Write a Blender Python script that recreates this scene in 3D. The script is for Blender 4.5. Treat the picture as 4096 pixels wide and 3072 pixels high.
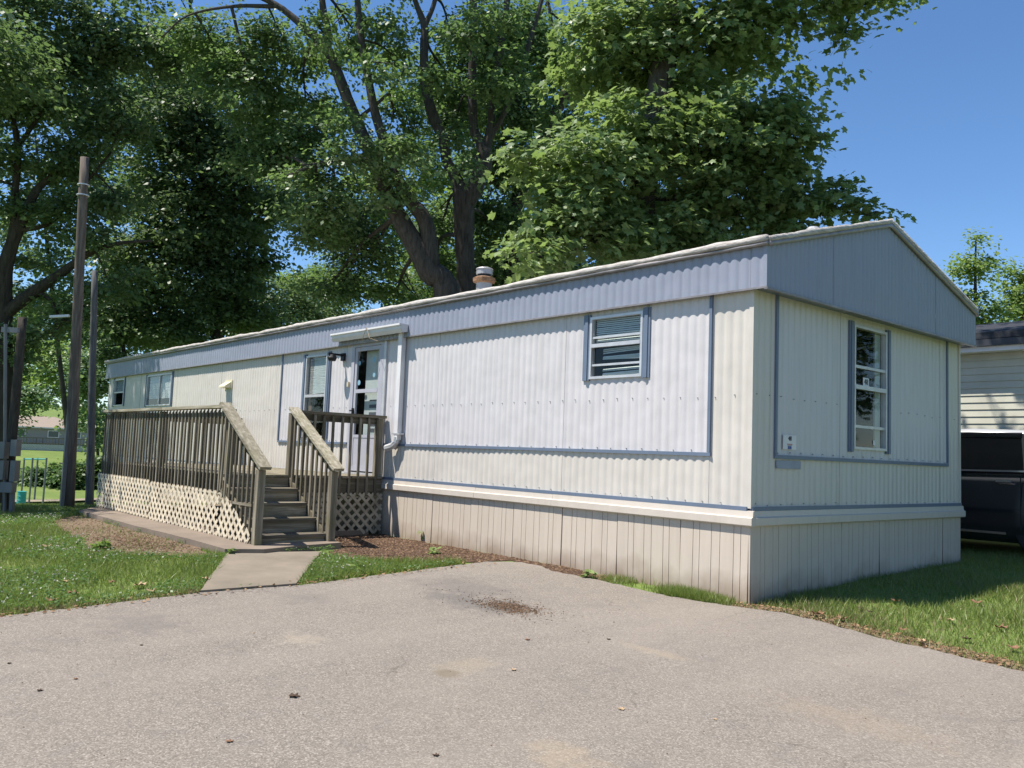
import bpy, math, random
import numpy as np
from mathutils import Vector, Matrix

random.seed(7)
RNG = np.random.default_rng(11)
SC = bpy.context.scene
for o in list(bpy.data.objects):
    bpy.data.objects.remove(o)
COL = SC.collection
R = math.radians

# ------------------------------------------------------------------ camera
CAM = np.array([4.45820745, -6.78486915, 1.21580547])
FW = np.array([-0.75274503, 0.65317518, 0.08207985])
RT = np.array([0.65728701, 0.75266363, 0.03835678])
UP = np.array([0.03672482, -0.0828229, 0.99588737])
cd = bpy.data.cameras.new('camera'); cd.sensor_fit = 'HORIZONTAL'; cd.sensor_width = 36.0
cd.lens = 30.049; cd.clip_start = 0.05; cd.clip_end = 2000
cam = bpy.data.objects.new('camera', cd); COL.objects.link(cam)
mw = Matrix(((RT[0], UP[0], -FW[0], CAM[0]), (RT[1], UP[1], -FW[1], CAM[1]), (RT[2], UP[2], -FW[2], CAM[2]), (0, 0, 0, 1)))
cam.matrix_world = mw
SC.camera = cam
SC.render.resolution_x = 1024; SC.render.resolution_y = 768

# ------------------------------------------------------------------ light
SUN = Vector((-0.235, -0.396, 0.888)).normalized()
world = bpy.data.worlds.new('World'); SC.world = world; world.use_nodes = True
wn = world.node_tree; wn.nodes.clear()
sky = wn.nodes.new('ShaderNodeTexSky'); sky.sky_type = 'NISHITA'; sky.sun_disc = False
sky.sun_elevation = math.asin(SUN.z); sky.sun_rotation = math.atan2(SUN.x, SUN.y)
sky.air_density = 1.0; sky.dust_density = 0.0; sky.ozone_density = 6.0; sky.altitude = 300
bg = wn.nodes.new('ShaderNodeBackground'); bg.inputs[1].default_value = 0.09
wo = wn.nodes.new('ShaderNodeOutputWorld')
hs_ = wn.nodes.new('ShaderNodeHueSaturation'); hs_.inputs['Saturation'].default_value = 1.08
wn.links.new(sky.outputs[0], hs_.inputs['Color']); wn.links.new(hs_.outputs[0], bg.inputs[0]); wn.links.new(bg.outputs[0], wo.inputs[0])
sl = bpy.data.lights.new('sun', 'SUN'); sl.energy = 4.6; sl.angle = R(0.53); sl.color = (1.0, 0.94, 0.86)
so = bpy.data.objects.new('sun', sl); COL.objects.link(so)
so.rotation_euler = (-SUN).to_track_quat('-Z', 'Y').to_euler(); so.location = SUN * 60
SC.view_settings.view_transform = 'Standard'; SC.view_settings.look = 'None'
SC.view_settings.exposure = 0.95; SC.view_settings.gamma = 1.0
SC.view_settings.use_curve_mapping = False

# ------------------------------------------------------------------ pixel helpers (2212 x 1659 picture)
K = 4096 / 2212.0; FPX = 3418.9356
def ray(x, y):
    return FW + RT * (x * K - 2048) / FPX - UP * (y * K - 1536) / FPX
def at(x, y, depth):
    return CAM + ray(x, y) * depth
PXM = K / FPX                              # metres per pixel at depth 1

# ------------------------------------------------------------------ ground height
_hx = np.array([-700, -300, -170, -132, -84, -80, -69, -40, -18.5, -11.6, 900.])
_hz = np.array([24, 10, 3.0, -0.45, -3.3, -3.55, -3.9, -2.05, -0.46, 0.0, 0.0])
def gz(x, y):
    x = np.asarray(x, float); y = np.asarray(y, float)
    t = (x + 3) * .66 + (-y - .5) * .75
    t = np.minimum(t, 14)
    h = -.035 * np.maximum(t, 0)
    h = h + np.clip((x + 9) / 8, 0, 1) * 0.02 * np.clip(y, 0, 12)
    return h + np.interp(x, _hx, _hz)
def g1(x, y): return float(gz(x, y))

# ------------------------------------------------------------------ materials
class NT:
    def __init__(s, name):
        s.m = bpy.data.materials.new(name); s.m.use_nodes = True
        s.t = s.m.node_tree; s.t.nodes.clear()
        s.out = s.n('ShaderNodeOutputMaterial')
    def n(s, typ, **kw):
        nd = s.t.nodes.new(typ)
        for k, v in kw.items(): setattr(nd, k, v)
        return nd
    def l(s, a, b): s.t.links.new(a, b)
    def pos(s): return s.n('ShaderNodeNewGeometry').outputs['Position']
    def objco(s): return s.n('ShaderNodeTexCoord').outputs['Object']
    def mapping(s, v, scale=(1, 1, 1), loc=(0, 0, 0)):
        m = s.n('ShaderNodeMapping'); m.inputs['Scale'].default_value = scale; m.inputs['Location'].default_value = loc
        s.l(v, m.inputs['Vector']); return m.outputs[0]
    def noise(s, v, scale, detail=3, rough=.55, dist=0):
        n = s.n('ShaderNodeTexNoise'); n.inputs['Scale'].default_value = scale; n.inputs['Detail'].default_value = detail
        n.inputs['Roughness'].default_value = rough; n.inputs['Distortion'].default_value = dist
        s.l(v, n.inputs['Vector']); return n.outputs['Fac']
    def ramp(s, f, stops):
        r = s.n('ShaderNodeValToRGB'); e = r.color_ramp.elements
        while len(e) < len(stops): e.new(0.5)
        for el, (p, c) in zip(e, stops):
            el.position = p; el.color = (c[0], c[1], c[2], 1) if not isinstance(c, (int, float)) else (c, c, c, 1)
        s.l(f, r.inputs[0]); return r.outputs[0]
    def mix(s, f, a, b, mode='MIX'):
        m = s.n('ShaderNodeMix', data_type='RGBA', blend_type=mode)
        if isinstance(f, (int, float)): m.inputs[0].default_value = f
        else: s.l(f, m.inputs[0])
        for i, v in ((6, a), (7, b)):
            if isinstance(v, (tuple, list)): m.inputs[i].default_value = (v[0], v[1], v[2], 1)
            else: s.l(v, m.inputs[i])
        return m.outputs[2]
    def math(s, op, a, b=None, clamp=False):
        m = s.n('ShaderNodeMath', operation=op, use_clamp=clamp)
        for i, v in ((0, a), (1, b)):
            if v is None: continue
            if isinstance(v, (int, float)): m.inputs[i].default_value = v
            else: s.l(v, m.inputs[i])
        return m.outputs[0]
    def bump(s, h, strength=.3, dist=.01):
        b = s.n('ShaderNodeBump'); b.inputs['Strength'].default_value = strength; b.inputs['Distance'].default_value = dist
        s.l(h, b.inputs['Height']); return b.outputs[0]
    def bsdf(s, col, rough=.6, metal=0, spec=.4, normal=None):
        p = s.n('ShaderNodeBsdfPrincipled')
        if isinstance(col, (tuple, list)): p.inputs['Base Color'].default_value = (col[0], col[1], col[2], 1)
        else: s.l(col, p.inputs['Base Color'])
        if isinstance(rough, (int, float)): p.inputs['Roughness'].default_value = rough
        else: s.l(rough, p.inputs['Roughness'])
        p.inputs['Metallic'].default_value = metal; p.inputs['Specular IOR Level'].default_value = spec
        if normal is not None: s.l(normal, p.inputs['Normal'])
        return p.outputs[0]
    def done(s, sh): s.l(sh, s.out.inputs['Surface']); return s.m

def plain(name, col, rough=.5, metal=0, spec=.4, var=.08, scale=6, bump=0):
    t = NT(name); p = t.pos()
    f = t.noise(p, scale, 4)
    c = t.ramp(f, [(.25, [v * (1 - var * 1.6) for v in col]), (.75, [min(1, v * (1 + var)) for v in col])])
    nrm = t.bump(t.noise(p, scale * 8, 3), .3, bump) if bump else None
    return t.done(t.bsdf(c, rough, metal, spec, nrm))

def siding_mat(name, col, dirt, amt=.5, rough=.42):
    # painted aluminium: vertical dirt streaks and blotches with shapes of their own
    t = NT(name); p = t.pos()
    st = t.noise(t.mapping(p, (5, 5, .35)), 3.0, 5, .65)
    bl = t.noise(p, 1.1, 4, .6)
    f = t.math('MULTIPLY', t.ramp(st, [(.42, 0.), (.75, 1.)]), t.ramp(bl, [(.3, .25), (.7, 1.)]))
    c = t.mix(t.math('MULTIPLY', f, amt), col, dirt)
    fine = t.noise(p, 45, 2)
    c = t.mix(t.math('MULTIPLY', fine, .12), c, [v * .8 for v in col])
    nrm = t.bump(t.math('ADD', t.noise(p, 1.7, 2), t.math('MULTIPLY', t.noise(t.mapping(p, (1, 1, .4)), 9, 2), .12)), .4, .05)
    return t.done(t.bsdf(c, rough, 0, .4, nrm))

MW = siding_mat('white_siding', (.522, .503, .507), (.35, .325, .295), .5)
MC = siding_mat('cream_siding', (.535, .502, .452), (.34, .30, .245), .45)
MB_ = siding_mat('blue_grey_siding', (.238, .258, .32), (.145, .155, .185), .35)
MT = siding_mat('blue_trim', (.125, .16, .22), (.08, .10, .13), .3)
MBAND = siding_mat('belly_band_vinyl', (.52, .465, .40), (.33, .28, .22), .3)
def skirt_mat():
    t = NT('skirting_vinyl'); p = t.pos()
    st = t.noise(t.mapping(p, (6, 6, .5)), 2.5, 5, .65)
    sep = t.n('ShaderNodeSeparateXYZ'); t.l(p, sep.inputs[0])
    z = sep.outputs[2]
    # splashed soil along the foot, an uneven stain
    foot = t.math('SUBTRACT', .42, t.math('ADD', z, t.math('MULTIPLY', t.noise(p, 3.5, 4), .38)))
    foot = t.math('MULTIPLY', foot, 3.0, True)
    c = t.mix(t.ramp(st, [(.4, 0.), (.8, .45)]), (.50, .435, .36), (.37, .315, .25))
    c = t.mix(foot, c, (.23, .165, .115))
    return t.done(t.bsdf(c, .5, 0, .35))
MSK = skirt_mat()
MALU = plain('weathered_aluminium', (.52, .52, .53), .38, .35, .5, .1, 9)
MGREY = plain('grey_meter_box', (.14, .15, .16), .5, .2)
MWHITE = plain('white_enamel', (.62, .61, .61), .4, 0, .4, .06, 5)
MEDGE = None
def edge_mat():
    t = NT('roof_coating'); p = t.pos()
    f = t.noise(t.mapping(p, (1, 1, 6)), 7, 5, .7)
    c = t.ramp(f, [(.25, (.17, .15, .13)), (.5, (.42, .39, .36)), (.75, (.58, .56, .54))])
    return t.done(t.bsdf(c, .75, 0, .3, t.bump(f, .6, .03)))
MEDGE = edge_mat()
MJ = plain('roof_edge_metal', (.25, .23, .23), .45, .3, .5, .2, 8)
MDARK = plain('dark_interior', (.018, .018, .02), .9)
MBLACK = plain('black_metal', (.012, .012, .014), .45)
MRED = plain('red_print', (.35, .10, .10), .6)
MBLUE = plain('blue_print', (.02, .06, .25), .5)
MINK = plain('black_ink', (.02, .02, .025), .6)
MSTICK = plain('pale_blue_decal', (.20, .36, .44), .5)
MBROWN = plain('brown_curtain', (.10, .055, .03), .8)
MBLIND = plain('blind_slat', (.62, .65, .63), .6, 0, .3, .05)
MSCREW = plain('screw_head', (.30, .30, .31), .5, .4)
MRUST = plain('rusty_flue_collar', (.26, .15, .085), .75, 0, .3, .5, 14)
MFLUE = plain('galvanised_flue', (.34, .335, .35), .45, .3, .5, .15, 9)

def glass_mat(name, tint=(.86, .9, .89), k=1.0):
    t = NT(name)
    lw = t.n('ShaderNodeLayerWeight'); lw.inputs['Blend'].default_value = .5
    fac = t.math('ADD', t.math('MULTIPLY', t.math('POWER', lw.outputs['Facing'], 4.5), .7), .03)
    tr = t.n('ShaderNodeBsdfTransparent'); tr.inputs[0].default_value = (*tint, 1)
    gl = t.n('ShaderNodeBsdfGlossy'); gl.inputs['Roughness'].default_value = .03; gl.inputs[0].default_value = (.9, .9, .9, 1)
    t.l(t.bump(t.noise(t.pos(), 2.5, 1), .05, .05), gl.inputs['Normal'])
    mx = t.n('ShaderNodeMixShader')
    t.l(t.math('MULTIPLY', fac, k, True), mx.inputs[0]); t.l(tr.outputs[0], mx.inputs[1]); t.l(gl.outputs[0], mx.inputs[2])
    return t.done(mx.outputs[0])
MGLASS = glass_mat('window_glass')
MTINT = glass_mat('tinted_car_glass', (.10, .105, .12), 2.2)

def wood_mat(name, axis, base=(.17, .145, .10), light=(.34, .31, .25), moss=.35):
    t = NT(name); p = t.pos()
    sc = [26, 26, 26]; sc[axis] = 1.6
    info = t.n('ShaderNodeObjectInfo')
    off = t.n('ShaderNodeVectorMath', operation='SCALE'); off.inputs[0].default_value = (7, 5, 3); t.l(info.outputs['Random'], off.inputs['Scale'])
    ad = t.n('ShaderNodeVectorMath', operation='ADD'); t.l(p, ad.inputs[0]); t.l(off.outputs[0], ad.inputs[1])
    gr = t.noise(t.mapping(ad.outputs[0], sc), 1.0, 5, .6, .6)
    c = t.ramp(gr, [(.25, [v * .55 for v in base]), (.5, base), (.78, light)])
    ms = t.ramp(t.noise(ad.outputs[0], 4.0, 4), [(.5, 0.), (.72, 1.)])
    c = t.mix(t.math('MULTIPLY', ms, moss), c, (.13, .135, .05))
    hv = t.math('ADD', t.math('MULTIPLY', info.outputs['Random'], .75), .62)
    hs = t.n('ShaderNodeHueSaturation'); t.l(c, hs.inputs['Color']); t.l(hv, hs.inputs['Value'])
    return t.done(t.bsdf(hs.outputs[0], .85, 0, .2, t.bump(gr, .5, .006)))
WX = wood_mat('weathered_wood_x', 0); WY = wood_mat('weathered_wood_y', 1); WZ = wood_mat('weathered_wood_z', 2, (.15, .13, .095), (.29, .265, .21), .4)
WCAP = wood_mat('weathered_rail_cap', 0, (.23, .205, .15), (.40, .37, .30), .3)
WTREAD = wood_mat('weathered_treads', 1, (.14, .12, .09), (.30, .27, .22), .2)
MLAT = plain('tan_lattice', (.60, .52, .39), .65, 0, .3, .18, 7)
MLATD = plain('dirty_tan_lattice', (.40, .35, .26), .7, 0, .3, .3, 4)
WPOLE = wood_mat('grey_pole_wood', 2, (.085, .07, .06), (.17, .145, .125), .05)  # wood colour darkened to carry the tree shade on the pole
WPOLE2 = wood_mat('silver_pole_wood', 2, (.10, .10, .105), (.19, .19, .195), .05)  # silver wood, also toned down in colour for tree shade

def bark_mat(name, a, b):
    t = NT(name); p = t.pos()
    f = t.noise(t.mapping(p, (9, 9, 1.6)), 1.4, 6, .7, .4)
    c = t.ramp(f, [(.3, a), (.7, b)])
    return t.done(t.bsdf(c, .9, 0, .15, t.bump(f, .9, .05)))
BARK = bark_mat('grey_brown_bark', (.032, .029, .027), (.105, .095, .086))
BARKD = bark_mat('dark_bark', (.03, .026, .022), (.09, .078, .065))

def leaf_mat(name, dark, light, trans, tf=.42, rough=.45, spec=.42):
    t = NT(name)
    a = t.n('ShaderNodeAttribute', attribute_name='tone')
    c = t.ramp(a.outputs['Fac'], [(0., dark), (.6, [(x + y) / 2 for x, y in zip(dark, light)]), (1., light)])
    p = t.bsdf(c, rough, 0, spec)
    tr = t.n('ShaderNodeBsdfTranslucent')
    tc = t.mix(.5, c, trans); t.l(tc, tr.inputs[0])
    mx = t.n('ShaderNodeMixShader'); mx.inputs[0].default_value = tf
    t.l(p, mx.inputs[1]); t.l(tr.outputs[0], mx.inputs[2])
    return t.done(mx.outputs[0])
LOAK = leaf_mat('oak_leaves', (.066, .118, .058), (.175, .24, .12), (.20, .32, .06))
LMID = leaf_mat('silver_maple_leaves', (.07, .128, .056), (.195, .27, .125), (.22, .37, .06))
LMAP = leaf_mat('maple_leaves', (.09, .155, .058), (.26, .335, .145), (.32, .46, .085))
LYEL = leaf_mat('yellow_green_leaves', (.10, .165, .045), (.25, .33, .10), (.28, .44, .06))
LBUSH = leaf_mat('bush_leaves', (.05, .105, .025), (.13, .21, .06), (.16, .30, .04))
LGRASS = leaf_mat('grass_blades', (.09, .15, .026), (.28, .315, .095), (.24, .34, .04), .35)
LDEAD = leaf_mat('dead_leaves', (.12, .065, .035), (.34, .225, .13), (.2, .12, .06), .1, .85, .1)
LCHIP = leaf_mat('wood_chips', (.055, .034, .023), (.21, .14, .09), (.1, .06, .04), 0.02, .95, .05)
LFLOW = leaf_mat('white_clover_heads', (.36, .33, .25), (.55, .52, .42), (.4, .4, .3), .1)

# ------------------------------------------------------------------ object helpers
WLOC = {}
def setp(o, label=None, cat=None, group=None, kind=None):
    if label: o['label'] = label
    if cat: o['category'] = cat
    if group: o['group'] = group
    if kind: o['kind'] = kind
    return o
def thing(name, label, cat, loc=(0, 0, 0), group=None):
    o = bpy.data.objects.new(name, None); o.empty_display_size = .2; COL.objects.link(o)
    o.location = loc; WLOC[o.name] = Vector(loc)
    return setp(o, label, cat, group)
def link(name, me, wloc, parent=None, **kw):
    o = bpy.data.objects.new(name, me); COL.objects.link(o)
    wloc = Vector(wloc)
    if parent is not None:
        o.parent = parent; o.location = wloc - WLOC[parent.name]
    else: o.location = wloc
    WLOC[o.name] = wloc
    return setp(o, **kw)

class MB:
    def __init__(s): s.v = []; s.f = []; s.n = 0
    def add(s, v, f):
        v = [tuple(map(float, q)) for q in v]
        s.f += [tuple(i + s.n for i in q) for q in f]; s.v += v; s.n += len(v); return s
    def box(s, x0, x1, y0, y1, z0, z1):
        return s.add([(x0, y0, z0), (x1, y0, z0), (x1, y1, z0), (x0, y1, z0), (x0, y0, z1), (x1, y0, z1), (x1, y1, z1), (x0, y1, z1)],
              [(3, 2, 1, 0), (4, 5, 6, 7), (0, 1, 5, 4), (1, 2, 6, 5), (2, 3, 7, 6), (3, 0, 4, 7)])
    def bar(s, a, b, w, t, side=(0, 0, 1)):
        a = Vector(a); b = Vector(b); d = (b - a).normalized(); side = Vector(side)
        u = d.cross(side).normalized(); v = u.cross(d).normalized()
        q = []
        for P in (a, b):
            for i, j in ((-1, -1), (1, -1), (1, 1), (-1, 1)): q.append(P + u * (w / 2 * i) + v * (t / 2 * j))
        return s.add(q, [(3, 2, 1, 0), (4, 5, 6, 7), (0, 1, 5, 4), (1, 2, 6, 5), (2, 3, 7, 6), (3, 0, 4, 7)])
    def prism(s, poly, axis, a, b):
        # polygon in the two other axes, extruded along axis from a to b
        n = len(poly); vs = []
        for h in (a, b):
            for p in poly:
                q = list(p); q.insert(axis, h); vs.append(q)
        f = [tuple(range(n))[::-1], tuple(range(n, 2 * n))] + [(i, (i + 1) % n, n + (i + 1) % n, n + i) for i in range(n)]
        return s.add(vs, f)
    def lathe(s, c, prof, seg=20, axis=2):
        vs = []; c = Vector(c)
        for r_, h in prof:
            for k in range(seg):
                a = 2 * math.pi * k / seg; p = [r_ * math.cos(a), r_ * math.sin(a)]; p.insert(axis, h)
                vs.append(c + Vector(p))
        f = []
        for i in range(len(prof) - 1):
            for k in range(seg):
                k2 = (k + 1) % seg
                f.append((i * seg + k, i * seg + k2, (i + 1) * seg + k2, (i + 1) * seg + k))
        f.append(tuple(range(seg))[::-1]); f.append(tuple(range((len(prof) - 1) * seg, len(prof) * seg)))
        return s.add(vs, f)
    def tube(s, pts, radii, seg=10, jitter=0, cap=True):
        pts = [Vector(p) for p in pts]; n = len(pts); vs = []
        ref = Vector((0.3, 0.2, .93))
        for i, p in enumerate(pts):
            d = (pts[min(i + 1, n - 1)] - pts[max(i - 1, 0)]).normalized()
            if abs(d.dot(ref)) > .95: ref = Vector((1, .1, 0))
            u = d.cross(ref).normalized(); v = d.cross(u)
            for k in range(seg):
                a = 2 * math.pi * k / seg
                r_ = radii[i] * (1 + (random.uniform(-jitter, jitter) if jitter else 0))
                vs.append(p + u * (r_ * math.cos(a)) + v * (r_ * math.sin(a)))
        f = []
        for i in range(n - 1):
            for k in range(seg):
                k2 = (k + 1) % seg; f.append((i * seg + k, i * seg + k2, (i + 1) * seg + k2, (i + 1) * seg + k))
        if cap: f.append(tuple(range(seg))[::-1]); f.append(tuple(range((n - 1) * seg, n * seg)))
        return s.add(vs, f)
    def build(s, name, mat, parent=None, smooth=False, **kw):
        v = np.array(s.v); c = (v.min(0) + v.max(0)) / 2
        if parent is None: c[2] = v[:, 2].min()
        me = bpy.data.meshes.new(name); me.from_pydata((v - c).tolist(), [], s.f)
        if smooth: me.polygons.foreach_set('use_smooth', [True] * len(me.polygons))
        me.materials.append(mat); me.update()
        return link(name, me, c, parent, **kw)

_cache = {}
def boxp(name, x0, x1, y0, y1, z0, z1, mat, parent, **kw):
    key = (round(x1 - x0, 4), round(y1 - y0, 4), round(z1 - z0, 4), mat.name)
    if key not in _cache:
        b = MB(); a, c, e = key[0] / 2, key[1] / 2, key[2] / 2; b.box(-a, a, -c, c, -e, e)
        me = bpy.data.meshes.new(name); me.from_pydata(b.v, [], b.f); me.materials.append(mat); me.update(); _cache[key] = me
    return link(name, _cache[key], ((x0 + x1) / 2, (y0 + y1) / 2, (z0 + z1) / 2), parent, **kw)

def np_mesh(name, V, F, mat, tone=None, smooth=False):
    # V (n,3), F (m,k)
    me = bpy.data.meshes.new(name); m, k = F.shape
    me.vertices.add(len(V)); me.vertices.foreach_set('co', np.ascontiguousarray(V, dtype=np.float32).ravel())
    me.loops.add(m * k); me.loops.foreach_set('vertex_index', np.ascontiguousarray(F, dtype=np.int32).ravel())
    me.polygons.add(m); me.polygons.foreach_set('loop_start', np.arange(0, m * k, k, dtype=np.int32))
    me.polygons.foreach_set('use_smooth', np.full(m, bool(smooth)))
    if tone is not None:
        at_ = me.attributes.new('tone', 'FLOAT', 'FACE'); at_.data.foreach_set('value', np.ascontiguousarray(tone, dtype=np.float32))
    me.materials.append(mat); me.update(calc_edges=True); return me
def np_obj(name, V, F, mat, parent=None, tone=None, smooth=False, **kw):
    c = (V.min(0) + V.max(0)) / 2
    if parent is None: c[2] = V[:, 2].min()
    return link(name, np_mesh(name, V - c, F, mat, tone, smooth), c, parent, **kw)

# ------------------------------------------------------------------ terrain, drive, slabs
def ground_sheet():
    xs = np.unique(np.concatenate([np.linspace(-700, -140, 30), np.linspace(-140, -22, 60), np.linspace(-22, 14, 91), np.linspace(14, 400, 25)]))
    ys = np.unique(np.concatenate([np.linspace(-400, -16, 25), np.linspace(-16, 16, 81), np.linspace(16, 120, 30), np.linspace(120, 500, 20)]))
    X, Y = np.meshgrid(xs, ys, indexing='ij'); Z = gz(X, Y)
    far = np.hypot(X + 5, Y) > 18
    Z = Z + np.where(far, .25 * np.sin(X * .13 + .5) * np.sin(Y * .11), 0) * np.clip((np.hypot(X + 5, Y) - 18) / 40, 0, 1)
    n, m = X.shape; V = np.stack([X, Y, Z], -1).reshape(-1, 3)
    I = np.arange(n * m).reshape(n, m)
    F = np.stack([I[:-1, :-1], I[1:, :-1], I[1:, 1:], I[:-1, 1:]], -1).reshape(-1, 4)
    t = NT('lawn_turf'); p = t.pos()
    a = t.noise(p, .5, 5, .6); b = t.noise(p, 9, 4, .7); c3 = t.noise(p, 60, 2)
    c = t.ramp(a, [(.3, (.10, .155, .036)), (.55, (.14, .195, .05)), (.75, (.20, .225, .08))])
    c = t.mix(t.ramp(b, [(.4, 0.), (.75, .75)]), c, (.085, .13, .03))
    c = t.mix(t.ramp(c3, [(.45, 0.), (.7, .45)]), c, (.15, .15, .065))
    mat = t.done(t.bsdf(c, .9, 0, .1, t.bump(b, .6, .04)))
    me = np_mesh('lawn', V, F, mat, smooth=True)
    link('lawn', me, (0, 0, 0), kind='structure')
ground_sheet()

def smooth_poly(pts, step=.12, jit=.0, seed=0):
    rr = random.Random(seed); out = []
    n = len(pts)
    for i in range(n):
        a = pts[i]; b = pts[(i + 1) % n]; L = math.hypot(b[0] - a[0], b[1] - a[1]); k = max(1, int(L / step))
        for j in range(k):
            u = j / k; out.append((a[0] + (b[0] - a[0]) * u + rr.uniform(-jit, jit), a[1] + (b[1] - a[1]) * u + rr.uniform(-jit, jit)))
    return out
def inside(px, py, poly):
    px = np.asarray(px); py = np.asarray(py); r = np.zeros(px.shape, bool); n = len(poly)
    for i in range(n):
        x1, y1 = poly[i]; x2, y2 = poly[(i + 1) % n]
        c = ((y1 > py) != (y2 > py)) & (px < (x2 - x1) * (py - y1) / (y2 - y1 + 1e-12) + x1); r ^= c
    return r
def sheet(name, poly, lift, mat, depth=.0, cell=.5, kind='structure', z=None):
    # outline filled with a fan of cells that follows the ground: bisect a grid by the outline
    import bmesh
    bm = bmesh.new()
    vs = [bm.verts.new((x, y, 0)) for x, y in poly]; bm.faces.new(vs)
    x0 = min(p[0] for p in poly); x1 = max(p[0] for p in poly); y0 = min(p[1] for p in poly); y1 = max(p[1] for p in poly)
    for k in np.arange(math.floor(x0) + cell, x1, cell):
        bmesh.ops.bisect_plane(bm, geom=bm.verts[:] + bm.edges[:] + bm.faces[:], plane_co=(k, 0, 0), plane_no=(1, 0, 0))
    for k in np.arange(math.floor(y0) + cell, y1, cell):
        bmesh.ops.bisect_plane(bm, geom=bm.verts[:] + bm.edges[:] + bm.faces[:], plane_co=(0, k, 0), plane_no=(0, 1, 0))
    if depth:
        top = bm.faces[:]
        r = bmesh.ops.extrude_face_region(bm, geom=top)
        up = [e for e in r['geom'] if isinstance(e, bmesh.types.BMVert)]; ups = set(up)
        for v in bm.verts: v.co.z = (z if z is not None else g1(v.co.x, v.co.y)) + (lift if v in ups else lift - depth)
    else:
        for v in bm.verts: v.co.z = (z if z is not None else g1(v.co.x, v.co.y)) + lift
    bmesh.ops.triangulate(bm, faces=[f for f in bm.faces if len(f.verts) > 4])
    bmesh.ops.recalc_face_normals(bm, faces=bm.faces)
    me = bpy.data.meshes.new(name); bm.to_mesh(me); bm.free(); me.materials.append(mat)
    return link(name, me, (0, 0, 0), kind=kind)

def spot(t, p, cx, cy, rx, ry, noise, soft=.5):
    # soft-edged stain: 1 inside, 0 outside
    m = t.mapping(p, (1 / rx, 1 / ry, 0), (-cx / rx, -cy / ry, 0))
    ln = t.n('ShaderNodeVectorMath', operation='LENGTH'); t.l(m, ln.inputs[0])
    d = t.math('ADD', ln.outputs['Value'], t.math('MULTIPLY', t.math('SUBTRACT', noise, .5), 2.4))
    return t.math('DIVIDE', t.math('SUBTRACT', 1.0, d), soft, True)

def asphalt():
    t = NT('worn_asphalt'); p = t.pos()
    big = t.noise(p, .55, 5, .6); mid = t.noise(p, 4.5, 4, .6)
    vor = t.n('ShaderNodeTexVoronoi'); vor.inputs['Scale'].default_value = 130; t.l(p, vor.inputs['Vector'])
    sep = t.n('ShaderNodeSeparateColor'); t.l(vor.outputs['Color'], sep.inputs[0])
    stone = sep.outputs[0]
    c = t.ramp(stone, [(0., (.115, .10, .084)), (.45, (.188, .165, .139)), (.8, (.25, .22, .187)), (1., (.345, .308, .265))])
    c = t.mix(t.ramp(t.noise(p, 130, 2), [(.35, .4), (.65, 0.)]), c, (.12, .108, .095))
    c = t.mix(t.ramp(big, [(.35, 0.), (.75, .4)]), c, (.225, .19, .155))
    c = t.mix(t.ramp(mid, [(.5, 0.), (.8, .4)]), c, (.13, .122, .115))
    n1 = t.noise(p, 7, 4, .6); n2 = t.noise(p, 26, 3, .7)
    for cx, cy, rx, ry, col, amt, nz in (
            (-1.06, -1.93, .36, .24, (.045, .028, .018), .85, n2), (-1.5, -2.12, .8, .28, (.10, .093, .088), .55, n1),
            (-1.95, -1.7, .9, .5, (.11, .10, .095), .5, n1),
            (-1.08, -3.84, .24, .2, (.31, .265, .205), .45, n1), (.10, -3.33, .22, .3, (.27, .225, .16), .35, n1), (.17, -3.5, .1, .1, (.12, .095, .065), .6, n1),
            (1.53, -3.83, .24, .2, (.29, .23, .155), .42, n1), (-2.1, -4.6, .5, .35, (.115, .105, .10), .5, n1),
            (2.1, -2.2, .7, .25, (.25, .195, .135), .25, n1), (.6, -2.0, .35, .1, (.30, .24, .17), .35, n1), (-2.3, -3.2, .45, .3, (.12, .112, .105), .45, n1)):
        c = t.mix(t.math('MULTIPLY', spot(t, p, cx, cy, rx, ry, nz, .7), amt), c, col)
    cr = t.n('ShaderNodeTexVoronoi', feature='DISTANCE_TO_EDGE'); cr.inputs['Scale'].default_value = .55
    wob = t.n('ShaderNodeVectorMath', operation='ADD'); t.l(p, wob.inputs[0])
    nv = t.n('ShaderNodeTexNoise'); nv.inputs['Scale'].default_value = 2.4; nv.inputs['Detail'].default_value = 5; t.l(p, nv.inputs['Vector'])
    sc_ = t.n('ShaderNodeVectorMath', operation='SCALE'); sc_.inputs['Scale'].default_value = .5; t.l(nv.outputs['Color'], sc_.inputs[0]); t.l(sc_.outputs[0], wob.inputs[1])
    t.l(wob.outputs[0], cr.inputs['Vector'])
    line = t.math('MULTIPLY', t.math('SUBTRACT', .006, cr.outputs['Distance']), 170., True)
    line = t.math('MULTIPLY', line, t.ramp(t.noise(p, .9, 3), [(.5, 0.), (.62, .5)]))
    c = t.mix(line, c, (.07, .06, .05))
    wv = t.noise(t.mapping(p, (.9, .28, 1)), 1.0, 4, .6)
    c = t.mix(t.ramp(wv, [(.45, 0.), (.7, .35)]), c, (.27, .235, .195))
    nrm = t.bump(t.math('ADD', stone, t.math('MULTIPLY', t.noise(p, 130, 2), .6)), .55, .006)
    return t.done(t.bsdf(c, .88, 0, .2, nrm))
DRIVE = [(-2.84, -5.37), (-2.90, -4.5), (-2.95, -3.84), (-2.83, -2.99), (-2.9, -2.0), (-2.98, -1.08), (-3.02, -.58), (-2.80, -.25), (-2.45, -.24), (-2.2, -.35),
         (-1.54, -.30), (-.63, -.33), (-.1, -.22), (.38, -.03), (1.29, -.19), (2.33, -.29), (6, -.75), (14, -1.6), (30, -3.5), (30, -40), (-2, -40), (-2.1, -20), (-2.5, -9)]
DRV = smooth_poly(DRIVE, .09, .022, 3)
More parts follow.
